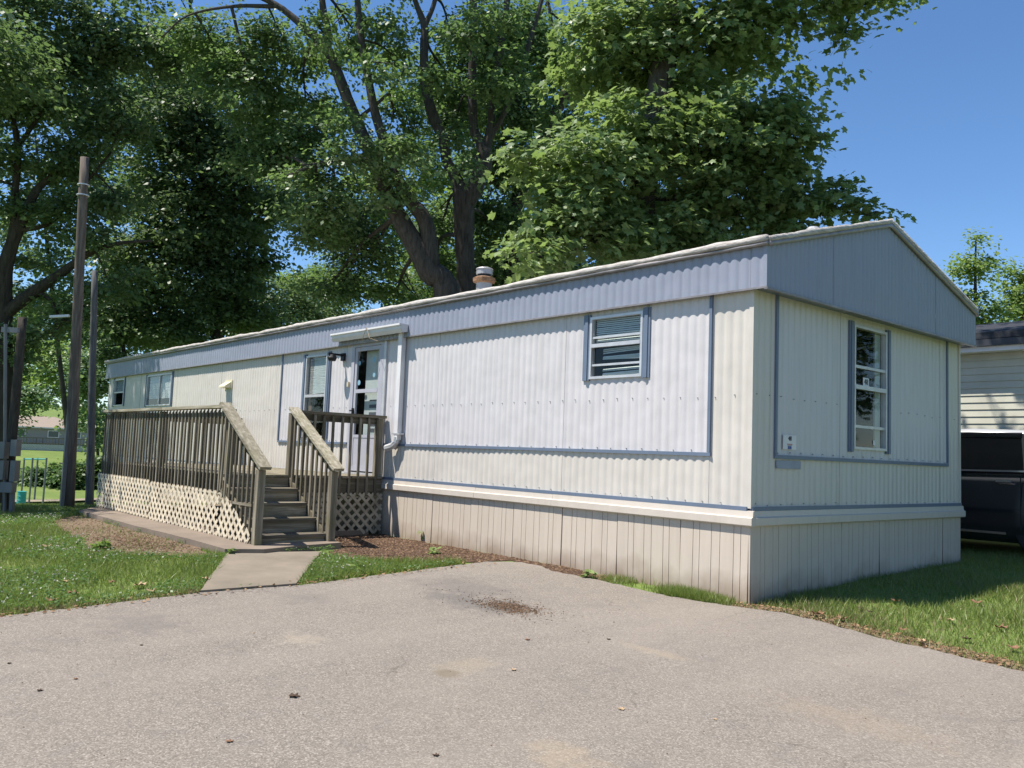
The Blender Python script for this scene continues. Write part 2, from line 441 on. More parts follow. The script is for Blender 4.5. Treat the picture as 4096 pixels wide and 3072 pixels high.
sheet('driveway', DRV, .012, asphalt(), depth=.06, cell=1.0)

def concrete(name, tint=(.20, .17, .132)):
    t = NT(name); p = t.pos()
    a = t.noise(p, 1.6, 5, .6); b = t.noise(p, 40, 3, .6)
    c = t.ramp(a, [(.3, [v * .72 for v in tint]), (.6, tint), (.8, [v * 1.2 for v in tint])])
    c = t.mix(t.ramp(b, [(.5, 0.), (.8, .3)]), c, (.2, .17, .13))
    st = t.ramp(t.noise(p, 3.2, 5, .7), [(.52, 0.), (.75, .5)])
    c = t.mix(st, c, (.22, .165, .12))
    return t.done(t.bsdf(c, .9, 0, .2, t.bump(b, .35, .006)))
WALK = [(-2.95, -3.84), (-2.83, -2.99), (-4.42, -1.88), (-4.84, -2.80)]
SLAB = [(-10.3, -2.95), (-7.5, -2.96), (-4.80, -2.86), (-4.60, -2.5), (-4.75, -1.42), (-6.0, -1.38), (-6.05, -.25), (-11.2, -.25), (-11.25, -2.3)]
sheet('walkway', smooth_poly(WALK, .15, .008, 5), .03, concrete('concrete_walk'), depth=.09, cell=1.0)
sheet('deck_slab', smooth_poly(SLAB, .3, .012, 6), .075, concrete('concrete_slab', (.205, .165, .13)), depth=.16, cell=1.0)

def soil(name, a, b, c_):
    t = NT(name); p = t.pos()
    n = t.noise(p, 18, 5, .7); m = t.noise(p, 1.8, 4)
    c = t.ramp(n, [(.3, a), (.55, b), (.8, c_)])
    c = t.mix(t.ramp(m, [(.4, 0.), (.7, .6)]), c, [v * .6 for v in b])
    return t.done(t.bsdf(c, .95, 0, .1, t.bump(n, .8, .03)))
MULCH = [(-6.05, -.02), (-6.05, -1.35), (-4.75, -1.36), (-4.5, -1.75), (-4.2, -1.85), (-3.75, -1.6), (-3.35, -1.2), (-3.1, -.7), (-2.95, -.25), (-2.3, -.40), (-1.5, -.3), (-1.2, -.02)]
DIRT = [(-10.2, -2.98), (-9.4, -3.45), (-8.4, -3.75), (-7.3, -3.78), (-6.4, -3.85), (-5.8, -3.95), (-5.25, -3.7), (-4.9, -3.2), (-4.82, -2.9), (-7, -2.93)]
mulch_poly = smooth_poly(MULCH, .2, .05, 8); dirt_poly = smooth_poly(DIRT, .2, .07, 9)
sheet('mulch_bed', mulch_poly, .006, soil('dark_mulch', (.045, .028, .019), (.10, .064, .044), (.2, .14, .1)), cell=1.0)
sheet('bare_earth', dirt_poly, .008, soil('bare_earth', (.10, .07, .046), (.19, .14, .095), (.29, .225, .16)), cell=1.0)
# edge of broken leaf litter and soil along the right side of the drive
VERGE = [(-.1, -.20), (.38, -.02), (1.29, -.18), (2.33, -.28), (6, -.74), (6, -.5), (2.33, -.05), (1.29, .05), (.4, .18), (-.1, .0)]
sheet('verge_soil', smooth_poly(VERGE, .15, .04, 12), .007, soil('litter_soil', (.10, .065, .04), (.22, .16, .105), (.4, .31, .2)), cell=1.0)
t_ = at(60, 1041, 68)
PATH = [(-70.5, 0), (-69.5, 6), (-70.5, 12), (-73, 20), (-78, 34), (-79.6, 34), (-74.4, 20), (-71.9, 12), (-71, 6), (-72, 0), (-76, -14), (-74.5, -14)]
sheet('footpath', smooth_poly(PATH, 1.0, .05, 4), .03, soil('gravel_path', (.2, .16, .12), (.28, .23, .175), (.34, .29, .23)), cell=4)

# ------------------------------------------------------------------ mobile home
HL, HW = 19.62, 4.62
ZB, ZT, ZE, ZF1, ZPK = .81, 1.29, 2.83, 3.225, 3.90
home = thing('mobile_home', 'long white and blue-grey corrugated mobile home with wooden deck', 'mobile home', (-9.8, 2.3, 0))

def prof(u, p, amp):
    c = (1 + np.cos(2 * math.pi * u / p)) / 2
    return amp * (1 - c ** 2)
def corr(name, mat, axis, plane, sign, u0, u1, z0, z1, parent, p=.104, amp=.0085, off=0., **kw):
    """corrugated sheet in the wall plane; z1 may be a function of u"""
    n = max(4, int(round((u1 - u0) / (p / 8)))); u = np.linspace(u0, u1, n + 1)
    d = plane + sign * (prof(u, p, amp) + off)
    zt = z1(u) if callable(z1) else np.full_like(u, z1)
    zb = np.full_like(u, z0)
    # dents: a slight uneven bow
    d = d + sign * .0018 * np.sin(u * 2.3 + z0 * 3)
    def row(zz):
        return np.stack([u, d, zz], -1) if axis == 0 else np.stack([d, u, zz], -1)
    V = np.concatenate([row(zb), row(zt)]); i = np.arange(n)
    F = np.stack([i, i + 1, i + n + 2, i + n + 1], -1)
    if (axis == 0) == (sign > 0): F = F[:, ::-1]
    return np_obj(name, V, F, mat, parent, smooth=True, **kw)
def subtract(rects, hole):
    out = []; hx0, hx1, hz0, hz1 = hole
    for x0, x1, z0, z1 in rects:
        if hx1 <= x0 or hx0 >= x1 or hz1 <= z0 or hz0 >= z1: out.append((x0, x1, z0, z1)); continue
        if hx0 > x0: out.append((x0, hx0, z0, z1))
        if hx1 < x1: out.append((hx1, x1, z0, z1))
        a, b = max(x0, hx0), min(x1, hx1)
        if hz0 > z0: out.append((a, b, z0, hz0))
        if hz1 < z1: out.append((a, b, hz1, z1))
    return out
W1 = (-19.15, -18.33, 2.07, 2.76); W2 = (-16.60, -14.98, 2.02, 2.75); W3 = (-8.63, -7.92, 1.37, 2.73); DR = (-7.12, -6.23, .86, 2.82); KW = (-2.05, -1.30, 2.07, 2.755)
def panels(mat, axis, plane, sign, u0, u1, z0, z1, holes, width=1.22, start=0.):
    k = math.floor((u0 - start) / width)
    edges = [u0] + [start + width * j for j in range(k + 1, k + 200) if u0 + .15 < start + width * j < u1 - .15] + [u1]
    for j in range(len(edges) - 1):
        rs = [(edges[j], edges[j + 1], z0, z1)]
        for h in holes: rs = subtract(rs, h)
        for r_ in rs:
            if r_[1] - r_[0] > .012: corr('siding_panel', mat, axis, plane, sign, r_[0], r_[1], r_[2], r_[3], home, off=.0025 * (j % 2))
holesF = [W1, W2, W3, DR, KW]
panels(MC, 0, 0, -1, -HL, -9.52, ZB, ZE + .04, holesF)
panels(MW, 0, 0, -1, -9.52, -.45, ZT, ZE + .04, holesF)
panels(MC, 0, 0, -1, -9.52, -.45, ZB, ZT, holesF)
panels(MC, 0, 0, -1, -.45, -.012, ZB, ZE + .04, holesF)
EW = (1.86, 2.60, 1.41, 2.74)
panels(MC, 1, 0, 1, .012, .37, ZB, ZE + .02, [], start=.37)
panels(MW, 1, 0, 1, .37, 4.22, ZT, ZE + .02, [EW], start=.37)
panels(MC, 1, 0, 1, .37, 4.22, ZB, ZT, [], start=.37)
panels(MC, 1, 0, 1, 4.22, HW, ZB, ZE + .02, [], start=.37)
# plain rear and far end walls
boxp('rear_wall', -HL, 0, HW - .012, HW, ZB, ZE + .05, MC, home)
boxp('end_wall', -HL, -HL + .012, .01, HW - .02, ZB, ZE + .05, MC, home)
boxp('floor_deck', -HL + .05, -.03, .03, HW - .03, ZB + .02, ZB + .08, MDARK, home)
boxp('ceiling_board', -HL + .05, -.03, .03, HW - .03, ZE - .01, ZE + .03, MDARK, home)
# corner posts
MB().prism([(-.016, -.016), (.03, -.016), (.03, .016), (.016, .016)][:0] or [(-.03, -.016), (.017, -.016), (.017, .035), (.004, .035), (.004, -.004), (-.03, -.004)], 2, ZB, ZE).build('corner_trim', MC, home)
boxp('corner_trim', -HL - .008, -HL + .03, -.018, -.001, ZB, ZE, MC, home)
boxp('corner_trim', -.005, .017, HW - .03, HW + .012, ZB, ZE, MC, home)
# blue trim strips
def trim(x0, x1, z0, z1): boxp('trim_strip', x0, x1, -.030, .004, z0, z1, MT, home)
trim(-9.535, DR[0] - .06, ZT - .018, ZT + .016); trim(DR[1] + .07, -.43, ZT - .018, ZT + .016)
trim(-9.545, -9.512, ZT + .018, ZE); trim(-.468, -.436, ZT + .018, ZE)
trim(-HL, -.02, ZB - .022, ZB + .014)
def trimE(y0, y1, z0, z1): boxp('trim_strip', -.004, .030, y0, y1, z0, z1, MT, home)
trimE(.355, 4.235, ZT - .018, ZT + .018); trimE(.355, .388, ZT + .02, ZE); trimE(4.203, 4.235, ZT + .02, ZE)
trimE(-.0, HW, ZB - .022, ZB + .014)
# belly band: stepped vinyl rail
bandp = [(-.002, .79), (-.028, .787), (-.034, .735), (-.055, .725), (-.055, .66), (-.045, .65), (-.002, .65)]
for i, (a, b) in enumerate([(-HL, -14.6), (-14.6, -10.9), (-10.9, -6.1), (-6.1, -3.95), (-3.95, -2.55), (-2.55, .055)]):
    MB().prism([(y - .001 * (i % 2), z) for y, z in bandp], 0, a + .002, b - .002).build('belly_band', MBAND, home)
MB().prism([(-x, z) for x, z in bandp], 1, .0, HW + .05).build('belly_band', MBAND, home)
# skirting: ribbed vinyl sheets, uneven grooves
def skirt(axis, plane, sign, u0, u1, idx):
    n = 0; pts = []; u = u0; rr = random.Random(idx)
    groove = .006
    flats = [.15, .075, .135, .095]
    k = 0
    while u < u1 - 1e-6:
        w = min(flats[k % 4], u1 - u)
        if w > groove * 2:
            pts += [(u, 0.), (u + w - groove, 0.), (u + w - groove * .92, -.014), (u + w - groove * .08, -.014)]
        u += w; k += 1
    pts.append((u1, 0.)); a = np.array(pts); U = a[:, 0]; D = plane + sign * (a[:, 1] + rr.uniform(-.003, .004))
    zb = -.22; zt = .665
    mk = lambda z, s_: (np.stack([U, D + sign * s_, np.full_like(U, z)], -1) if axis == 0 else np.stack([D + sign * s_, U, np.full_like(U, z)], -1))
    lean = rr.uniform(-.012, .012)
    V = np.concatenate([mk(zb, lean), mk(zt, 0)]); m = len(U); i = np.arange(m - 1)
    F = np.stack([i, i + 1, i + m + 1, i + m], -1)
    if (axis == 0) == (sign > 0): F = F[:, ::-1]
    np_obj('skirting_panel', V, F, MSK, home)
k = 0; u = -HL
while u < -.01:
    e = min(u + .82, 0.); skirt(0, -.012, -1, u, e, k); u = e; k += 1
u = 0.
while u < HW - .01:
    e = min(u + .82, HW); skirt(1, .012, 1, u, e, k); u = e; k += 1
boxp('rear_skirting', -HL, 0, HW - .02, HW - .005, -.2, .66, MSK, home)
boxp('end_skirting', -HL - .005, -HL + .01, 0, HW - .03, -.2, .66, MSK, home)
MB().box(-.03, .016, -.016, .03, -.2, .652).build('skirting_corner', MSK, home)

# fascia along the front, gable above the end, roof
FY = -.062
for i, u in enumerate(np.arange(-HL - .17, .1, 3.3)):
    corr('fascia_panel', MB_, 0, FY, -1, u, min(u + 3.3, .172), ZE - .005, ZF1, home, p=.11, amp=.011, off=.002 * (i % 2))
GX = .172
ztop = lambda u: ZF1 + (ZPK - .03 - ZF1) * (1 - np.abs(u - HW / 2) / (HW / 2 + .07)) + .0
ge = [-.07, 1.12, 2.31, 3.5, HW + .07]
for j in range(4):
    corr('gable_panel', MB_, 1, GX, 1, ge[j], ge[j + 1], ZE - .01, ztop, home, p=.082, amp=.009, off=.002 * (j % 2))
boxp('fascia_corner', GX - .02, GX + .016, FY - .016, FY + .012, ZE - .01, ZF1 + .01, MB_, home)
boxp('soffit', .006, GX, -.05, HW + .06, ZE - .004, ZE + .004, MT, home)
boxp('soffit', -HL - .16, .004, FY, .0, ZE - .010, ZE - .004, MT, home)
boxp('drip_rail', -HL - .16, GX + .016, FY - .020, FY - .002, ZE - .024, ZE - .006, MJ, home)
boxp('drip_rail', GX - .01, GX + .024, FY - .018, HW + .08, ZE - .034, ZE - .012, MJ, home)
boxp('rear_fascia', -HL - .16, GX, HW + .055, HW + .07, ZE - .01, ZF1, MB_, home)
mb = MB(); mb.prism([(-.06, ZE), (HW + .06, ZE), (HW + .06, ZF1), (HW / 2, ZPK - .04), (-.06, ZF1)], 0, -HL - .165, -HL - .15); mb.build('far_gable', MB_, home)
# roof sheets (each slope) with rolled, lumpy coated edge
def roof_slope(y0, z0, y1, z1, nm):
    n = 60; us = np.linspace(-HL - .2, GX + .03, n); rows = []
    for f in (0, .25, .5, .75, 1.):
        y = y0 + (y1 - y0) * f; z = z0 + (z1 - z0) * f
        rows.append(np.stack([us, np.full(n, y), z + .012 * np.sin(us * 3.1 + f * 7) * np.sin(f * math.pi)], -1))
    V = np.concatenate(rows); i = np.arange(n - 1); F = []
    for r_ in range(4): F.append(np.stack([i + r_ * n, i + 1 + r_ * n, i + 1 + (r_ + 1) * n, i + (r_ + 1) * n], -1))
    np_obj(nm, V, np.concatenate(F), MEDGE, home, smooth=True)
roof_slope(-.09, ZF1 + .035, HW / 2, ZPK + .02, 'roof_sheet'); roof_slope(HW + .09, ZF1 + .035, HW / 2, ZPK + .02, 'roof_sheet')
def lumpy_edge(name, a, b, w, h, mat, n, lump, seed, up=(0, 0, 1)):
    rr = np.random.default_rng(seed); a = np.array(a, float); b = np.array(b, float); d = (b - a) / np.linalg.norm(b - a)
    upv = np.array(up, float); sd = np.cross(d, upv); sd /= np.linalg.norm(sd); upv = np.cross(sd, d)
    ring = [(-.5, -.5), (.5, -.5), (.62, 0), (.45, .5), (-.45, .5)]
    V = []
    ph = rr.uniform(0, 6, 4)
    for i in range(-1, n + 2):
        cap = i < 0 or i > n; u = min(max(i / n, 0), 1); L = u * np.linalg.norm(b - a); c = a + (b - a) * u
        if cap:
            V += [c] * len(ring); continue
        k = lump * (math.sin(L * 2.1 + ph[0]) * .5 + math.sin(L * 5.3 + ph[1]) * .35 + math.sin(L * 11 + ph[2]) * .25 + rr.uniform(-.4, .4))
        for p_, q_ in ring: V.append(c + sd * (p_ * w + k * .5) + upv * (q_ * (h + k * .7) + k * .35))
    m = len(ring); F = []
    for i in range(n + 2):
        for j in range(m): F.append((i * m + j, i * m + (j + 1) % m, (i + 1) * m + (j + 1) % m, (i + 1) * m + j))
    V = np.array(V); return np_obj(name, V, np.array(F), mat, home, smooth=True)
lumpy_edge('roof_edge', (-HL - .2, -.095, ZF1 + .034), (GX + .03, -.095, ZF1 + .034), .055, .058, MEDGE, 150, .014, 1)
lumpy_edge('edge_rail', (-HL - .2, -.092, ZF1 - .012), (GX + .035, -.092, ZF1 - .012), .045, .034, MJ, 120, .005, 2)
for s_, nm in ((-1, 'near'), (1, 'far')):
    y0 = -.08 if s_ < 0 else HW + .08
    lumpy_edge('gable_edge', (GX + .02, y0, ZF1 + .032), (GX + .02, HW / 2, ZPK + .022), .06, .05, MEDGE, 40, .012, 5 + s_)
    lumpy_edge('gable_rail', (GX + .032, y0, ZF1 - .014), (GX + .032, HW / 2, ZPK - .024), .03, .045, MJ, 30, .002, 8 + s_)
# screws
def screws(axis, u0, u1, z, step, holes):
    mb = MB(); u = u0; rr = random.Random(int(z * 100))
    while u < u1:
        if not any(h[0] - .1 < u < h[1] + .1 and h[2] - .05 < z < h[3] + .05 for h in holes):
            uu = u + rr.uniform(-.01, .01); zz = z + rr.uniform(-.01, .01); r_ = .0045
            if axis == 0: mb.box(uu - r_, uu + r_, -.02, -.008, zz - r_, zz + r_)
            else: mb.box(.008, .02, uu - r_, uu + r_, zz - r_, zz + r_)
        u += step
    mb.build('screw_row', MSCREW, home, kind='stuff')
screws(0, -HL + .1, -.05, 1.84, .208, holesF); screws(0, -9.4, -.5, ZT + .03, .208, holesF); screws(0, -5.3, -.1, ZB + .035, .208, [])
screws(1, .06, HW, 1.86, .208, [(1.76, 2.73, 1.3, 2.8)]); screws(1, .42, 4.2, ZT + .035, .208, []); screws(1, .06, HW, ZB + .035, .208, [])

# windows
def rail(name, mat, axis, u0, u1, z0, z1, d0, d1, parent, **kw):
    if axis == 0: return boxp(name, u0, u1, -d1, -d0, z0, z1, mat, parent, **kw)
    return boxp(name, d0, d1, u0, u1, z0, z1, mat, parent, **kw)
def pane(axis, u0, u1, z0, z1, d, parent):
    q = [(u0, z0), (u1, z0), (u1, z1), (u0, z1)]
    mb = MB(); mb.add([(u, -d, z) if axis == 0 else (d, u, z) for u, z in q], [(0, 1, 2, 3)])
    return mb.build('pane', MGLASS, parent)
def window(axis, hole, bars, side=.0, vbar=None, blind=None, fr=.028, label=None):
    u0, u1, z0, z1 = hole
    mb = MB()
    def fb(a, b, c, d, d0=-.03, d1=.03):
        if axis == 0: mb.box(a, b, -d1, -d0, c, d)
        else: mb.box(d0, d1, a, b, c, d)
    fb(u0, u0 + fr, z0, z1); fb(u1 - fr, u1, z0, z1); fb(u0 + fr, u1 - fr, z0, z0 + fr); fb(u0 + fr, u1 - fr, z1 - fr, z1)
    w = mb.build('window', MALU, home, label=label)
    for z, h, dd in bars: rail('sash_rail', MALU, axis, u0 + fr, u1 - fr, z - h / 2, z + h / 2, -.012, dd, w)
    if vbar: rail('mullion', MALU, axis, vbar - .02, vbar + .02, z0 + fr, z1 - fr, -.012, .02, w)
    us = [u0 + fr] + ([vbar - .02, vbar + .02] if vbar else []) + [u1 - fr]
    mids = sorted([z for z, h, dd in bars]); zs = [z0 + fr] + mids + [z1 - fr]
    for i in range(0, len(us), 2):
        for j in range(len(zs) - 1):
            pane(axis, us[i], us[i + 1], zs[j] + .004, zs[j + 1] - .004, -.003 - .002 * j, w)
    # reveal and dark room behind
    mb = MB(); D = -.55
    def rb(a, b, c, d, d0, d1):
        if axis == 0: mb.box(a, b, -d1, -d0, c, d)
        else: mb.box(d0, d1, a, b, c, d)
    rb(u0 - .3, u1 + .3, z0 - .3, z1 + .03, D - .02, D); rb(u0 - .3, u0 - .28, z0 - .3, z1 + .03, D, -.035); rb(u1 + .28, u1 + .3, z0 - .3, z1 + .03, D, -.035)
    rb(u0 - .28, u1 + .28, z0 - .3, z0 - .28, D, -.035)
    mb.build('room_lining', MDARK, w)
    if blind:
        z = z1 - .03; rr = random.Random(int(u0 * 10))
        mb = MB()
        lo, gap = blind
        while z > lo:
            th = rr.uniform(-.004, .004)
            rb2 = (u0 + fr + .01, u1 - fr - .01)
            if axis == 0: mb.add([(rb2[0], .028, z - .018 + th), (rb2[1], .028, z - .018 - th), (rb2[1], .042, z - th), (rb2[0], .042, z + th)], [(0, 1, 2, 3)])
            else: mb.add([(-.06, rb2[0], z + th), (-.06, rb2[1], z - th), (-.082, rb2[1], z - .017 - th), (-.082, rb2[0], z - .017 + th)], [(0, 1, 2, 3)])
            z -= gap
        mb.build('blind', MBLIND, w)
    if side:
        for a, b in ((u0 - side, u0 - .001), (u1 + .001, u1 + side)):
            mb = MB()
            for e0, e1, d1 in ((a, a + (b - a) * .28, .026), (a + (b - a) * .28, a + (b - a) * .72, .036), (a + (b - a) * .72, b, .026)):
                if axis == 0: mb.box(e0, e1, -d1, -.006, z0 - .015, z1 + .03)
                else: mb.box(.006, d1, e0, e1, z0 - .03, z1 + .03)
            mb.build('side_trim', MT, w)
    return w
window(0, W1, [(2.42, .035, .02)], .07, None, (2.45, .02), label='small sash window at the far shaded end')
window(0, W2, [], .09, -15.76, (2.2, .022), label='wide sliding window near the far end')
w3 = window(0, W3, [(2.055, .045, .03)], .11, None, (2.1, .0172), label='tall sash window left of the door')
boxp('curtain', W3[0] + .04, W3[0] + .17, .03, .045, W3[2] + .04, W3[3] - .03, MBROWN, w3)
kw = window(0, KW, [(2.435, .04, .034), (2.525, .022, .016), (2.222, .022, .016)], .10, None, (2.44, .021), label='short window with blinds and blue side boards')
for z, tilt in ((2.40, .0), (2.385, .004), (2.37, .01), (2.31, -.01), (2.295, -.015), (2.282, -.022), (2.27, -.03), (2.18, .0), (2.165, -.006), (2.14, .004), (2.125, .0), (2.112, .003)):
    MB().add([(KW[0] + .15, .028, z - .017 - tilt), (KW[1] - .03, .028, z - .005 - tilt * .2), (KW[1] - .03, .042, z - tilt * .2 + .012), (KW[0] + .15, .042, z - tilt)], [(0, 1, 2, 3)]).build('blind_slat', MBLIND, kw)
ew = window(1, EW, [(2.075, .045, .034), (2.295, .03, .02), (1.655, .03, .012)], .10, None, None, label='tall narrow window in the end wall')
boxp('jamb_lining', -.05, -.035, EW[1] - .16, EW[1] - .03, EW[2] + .03, EW[3] - .03, plain('jamb_paint', (.33, .36, .34), .6), ew)
def text(s_, size, loc, parent, mat, axis, depth=.0015):
    cu = bpy.data.curves.new('txt', 'FONT'); cu.body = s_; cu.size = size; cu.extrude = depth; cu.align_x = 'CENTER'; cu.align_y = 'CENTER'
    tmp = bpy.data.objects.new('txt', cu); COL.objects.link(tmp)
    bpy.context.view_layer.update()
    me = bpy.data.meshes.new_from_object(tmp); bpy.data.objects.remove(tmp)
    M = Matrix.Rotation(R(90), 4, 'X') if axis == 0 else Matrix.Rotation(R(90), 4, 'Z') @ Matrix.Rotation(R(90), 4, 'X')
    me.transform(M); me.materials.clear(); me.materials.append(mat)
    return link('lettering', me, loc, parent)
st = boxp('number_sticker', .001, .004, 2.095, 2.225, 2.10, 2.19, MWHITE, ew, label='white number sticker on the glass')
text('48', .085, (.006, 2.16, 2.143), st, MINK, 1)
boxp('window_label', .001, .003, 2.33, 2.37, 1.47, 1.52, MWHITE, ew)
pl = boxp('number_plate', .013, .019, .505, .735, 1.365, 1.502, MWHITE, home, label='white plate with number 48')
text('48', .062, (.021, .62, 1.468), pl, MINK, 1)
boxp('printed_line', .0191, .0205, .573, .666, 1.411, 1.419, MRED, pl); boxp('printed_line', .0191, .0205, .580, .66, 1.402, 1.406, MINK, pl)
lg = boxp('printed_square', .0191, .0207, .585, .650, 1.368, 1.397, MBLUE, pl)
MB().bar((.0215, .600, 1.388), (.0215, .612, 1.378), .002, .001).bar((.0215, .612, 1.378), (.0215, .63, 1.374), .002, .001).build('printed_mark', MWHITE, lg)
npl = boxp('name_plate', .012, .020, .392, .823, 1.18, 1.256, plain('grey_plate', (.27, .29, .36), .5, .2), home, label='small grey plate below the blue trim')
for yy in (.405, .81): boxp('rivet', .0201, .024, yy - .006, yy + .006, 1.188, 1.2, MSCREW, npl)

# storm door
u0, u1, z0, z1 = DR
mb = MB(); f_ = .075
mb.box(u0 - .01, u0 + f_, -.035, .02, z0, z1); mb.box(u1 - f_, u1 + .01, -.035, .02, z0, z1); mb.box(u0 + f_, u1 - f_, -.035, .02, z1 - .055, z1)
MDOOR = plain('lavender_white_door', (.36, .36, .40), .42, 0, .4, .06, 4)
door = mb.build('door', MDOOR, home, label='white storm door with glass panes')
boxp('door_casing', u1 + .012, u1 + .075, -.034, .0, z0, z1 + .01, MALU, door)
mb = MB(); a, b = u0 + f_ + .004, u1 - f_ - .004
mb.box(a, a + .06, -.022, .012, z0 + .02, z1 - .06); mb.box(b - .06, b, -.022, .012, z0 + .02, z1 - .06); mb.box(a + .06, b - .06, -.022, .012, z1 - .12, z1 - .06)
mb.box(a + .06, b - .06, -.026, .012, 2.06, 2.115); mb.box(a + .06, b - .06, -.022, .012, 1.38, 1.425); mb.box(a + .06, b - .06, -.022, .012, z0 + .02, z0 + .09)
dl = mb.build('door_leaf', MDOOR, door)
boxp('kick_panel', a + .06, b - .06, -.016, .006, z0 + .09, 1.38, MDOOR, dl)
pane(0, a + .06, b - .06, 2.115, z1 - .12, .005, dl); pane(0, a + .06, b - .06, 1.425, 2.06, .004, dl)
boxp('inner_door', a + .15, b + .05, .09, .12, z0 + .02, z1 - .06, plain('pale_inner_door', (.50, .52, .50), .5), door)
for zz, hh in ((1.95, .02), (1.86, .05), (1.74, .06), (1.60, .07), (1.5, .05)):
    boxp('inner_panel_moulding', a + .30, b + .02, .084, .0899, zz - hh / 2, zz + hh / 2, plain('door_moulding', (.10, .10, .12), .6), door)
mb = MB(); mb.box(u0 - .2, u1 + .2, .6, .62, z0, z1); mb.box(u0 - .2, u0 - .18, .03, .6, z0, z1); mb.box(u1 + .18, u1 + .2, .03, .6, z0, z1)
mb.build('hall_lining', MDARK, door)
for x, z, w, h in ((-6.93, 2.52, .07, .09), (-6.92, 2.22, .08, .1), (-6.52, 2.55, .09, .08), (-6.5, 2.32, .07, .07)):
    MB().lathe((x, -.0085, z), [(w / 2, -.001), (w / 2, 0)], 14, 1).build('decal', MSTICK if h > .03 else MWHITE, dl)
boxp('handle_plate', u0 + f_ + .012, u0 + f_ + .045, -.05, -.0225, 1.72, 1.83, MBLACK, dl)
MB().bar((u0 + f_ - .02, -.06, 1.79), (u0 + f_ + .06, -.06, 1.79), .02, .02).build('handle', MBLACK, dl)
boxp('threshold', u0 - .02, u1 + .02, -.06, .02, z0 - .035, z0 - .002, MALU, door)
boxp('doorbell', -7.225, -7.185, -.045, -.012, 2.165, 2.24, plain('yellowed_plastic', (.55, .47, .3), .5), home)
# porch light
pl_ = boxp('porch_light', -7.45, -7.36, -.05, -.012, 2.58, 2.70, MBLACK, home, label='black porch light beside the door')
MB().bar((-7.41, -.05, 2.668), (-7.41, -.29, 2.668), .035, .03).build('lamp_arm', MBLACK, pl_)
MB().lathe((-7.41, -.22, 2.56), [(.055, 0), (.075, .05), (.05, .10), (.02, .105)], 14).build('lamp_shade', MBLACK, pl_)
# exhaust hood
MV = plain('yellowed_vent', (.66, .60, .42), .5)
vh = MB().prism([(-.012, 2.43), (-.15, 2.33), (-.15, 2.30), (-.012, 2.30)], 0, -11.97, -11.68).build('exhaust_hood', MV, home)
boxp('hood_flange', -12.0, -11.65, -.018, -.011, 2.27, 2.46, MV, vh)
# gutter and downspout above the door
gp = [(-.075, 2.985), (-.085, 2.985), (-.085, 2.88), (-.165, 2.865), (-.2, 2.915), (-.205, 2.955), (-.225, 2.965), (-.225, 2.99), (-.215, 2.99), (-.215, 2.973), (-.195, 2.963), (-.19, 2.918), (-.16, 2.878), (-.095, 2.888)]
gu = MB().prism(gp, 0, -7.5, -5.55).build('gutter', MWHITE, home)
for xx in (-7.5, -5.55): MB().prism([(-.085, 2.985), (-.085, 2.88), (-.165, 2.865), (-.2, 2.915), (-.205, 2.955), (-.225, 2.965), (-.225, 2.985)], 0, xx - .006, xx - .001 if xx < -6 else xx + .004).build('end_cap', MWHITE, gu)
dsx = -5.70
ds = MB(); ds.box(dsx - .045, dsx + .045, -.105, -.035, 1.36, 2.885); d_ = ds.build('downspout', MWHITE, home)
MB().tube([(dsx, -.07, 1.40), (dsx - .015, -.075, 1.33), (dsx - .07, -.09, 1.275), (dsx - .2, -.12, 1.235)], [.048, .05, .05, .05], 8).build('elbow', MALU, d_)
MB().box(dsx - .1, dsx + .1, -.11, -.03, 1.43, 1.455).build('strap', MALU, d_)
MB().tube([(-6.42, -.23, 3.0), (-6.5, -.25, 2.8), (-6.62, -.2, 2.55)], [.004, .004, .003], 5).tube([(-6.42, -.23, 3.0), (-6.3, -.24, 2.83), (-6.2, -.16, 2.79)], [.004, .004, .003], 5).build('loose_wire', plain('tan_wire', (.35, .26, .16), .7), gu)
# flue and roof vents
fx, fy = -6.82, 2.28
fl = thing  # flue is part of the home
mb = MB(); mb.lathe((fx, fy, 3.84), [(.135, 0), (.135, .31)], 22); flue = mb.build('flue', MFLUE, home, smooth=False)
MB().lathe((fx, fy, 4.115), [(.14, 0), (.19, .02), (.195, .085), (.14, .11)], 22).build('flue_collar', MRUST, flue)
MB().lathe((fx, fy, 4.22), [(.118, 0), (.118, .05)], 18).build('flue_gap', MBLACK, flue)
MB().lathe((fx, fy, 4.265), [(.14, 0), (.14, .085), (.152, .09), (.14, .108), (.08, .128), (.02, .132)], 22).build('flue_cap', MFLUE, flue)
for vx, h in ((-.72, .075), (-1.5, .05)):
    v = MB().lathe((vx, 2.31, 3.91), [(.05, 0), (.05, h)], 12).build('roof_vent', MFLUE, home)
    MB().lathe((vx, 2.31, 3.91 + h), [(.085, -.02), (.09, .0), (.06, .03), (.02, .04)], 14).build('vent_cap', MFLUE, v)

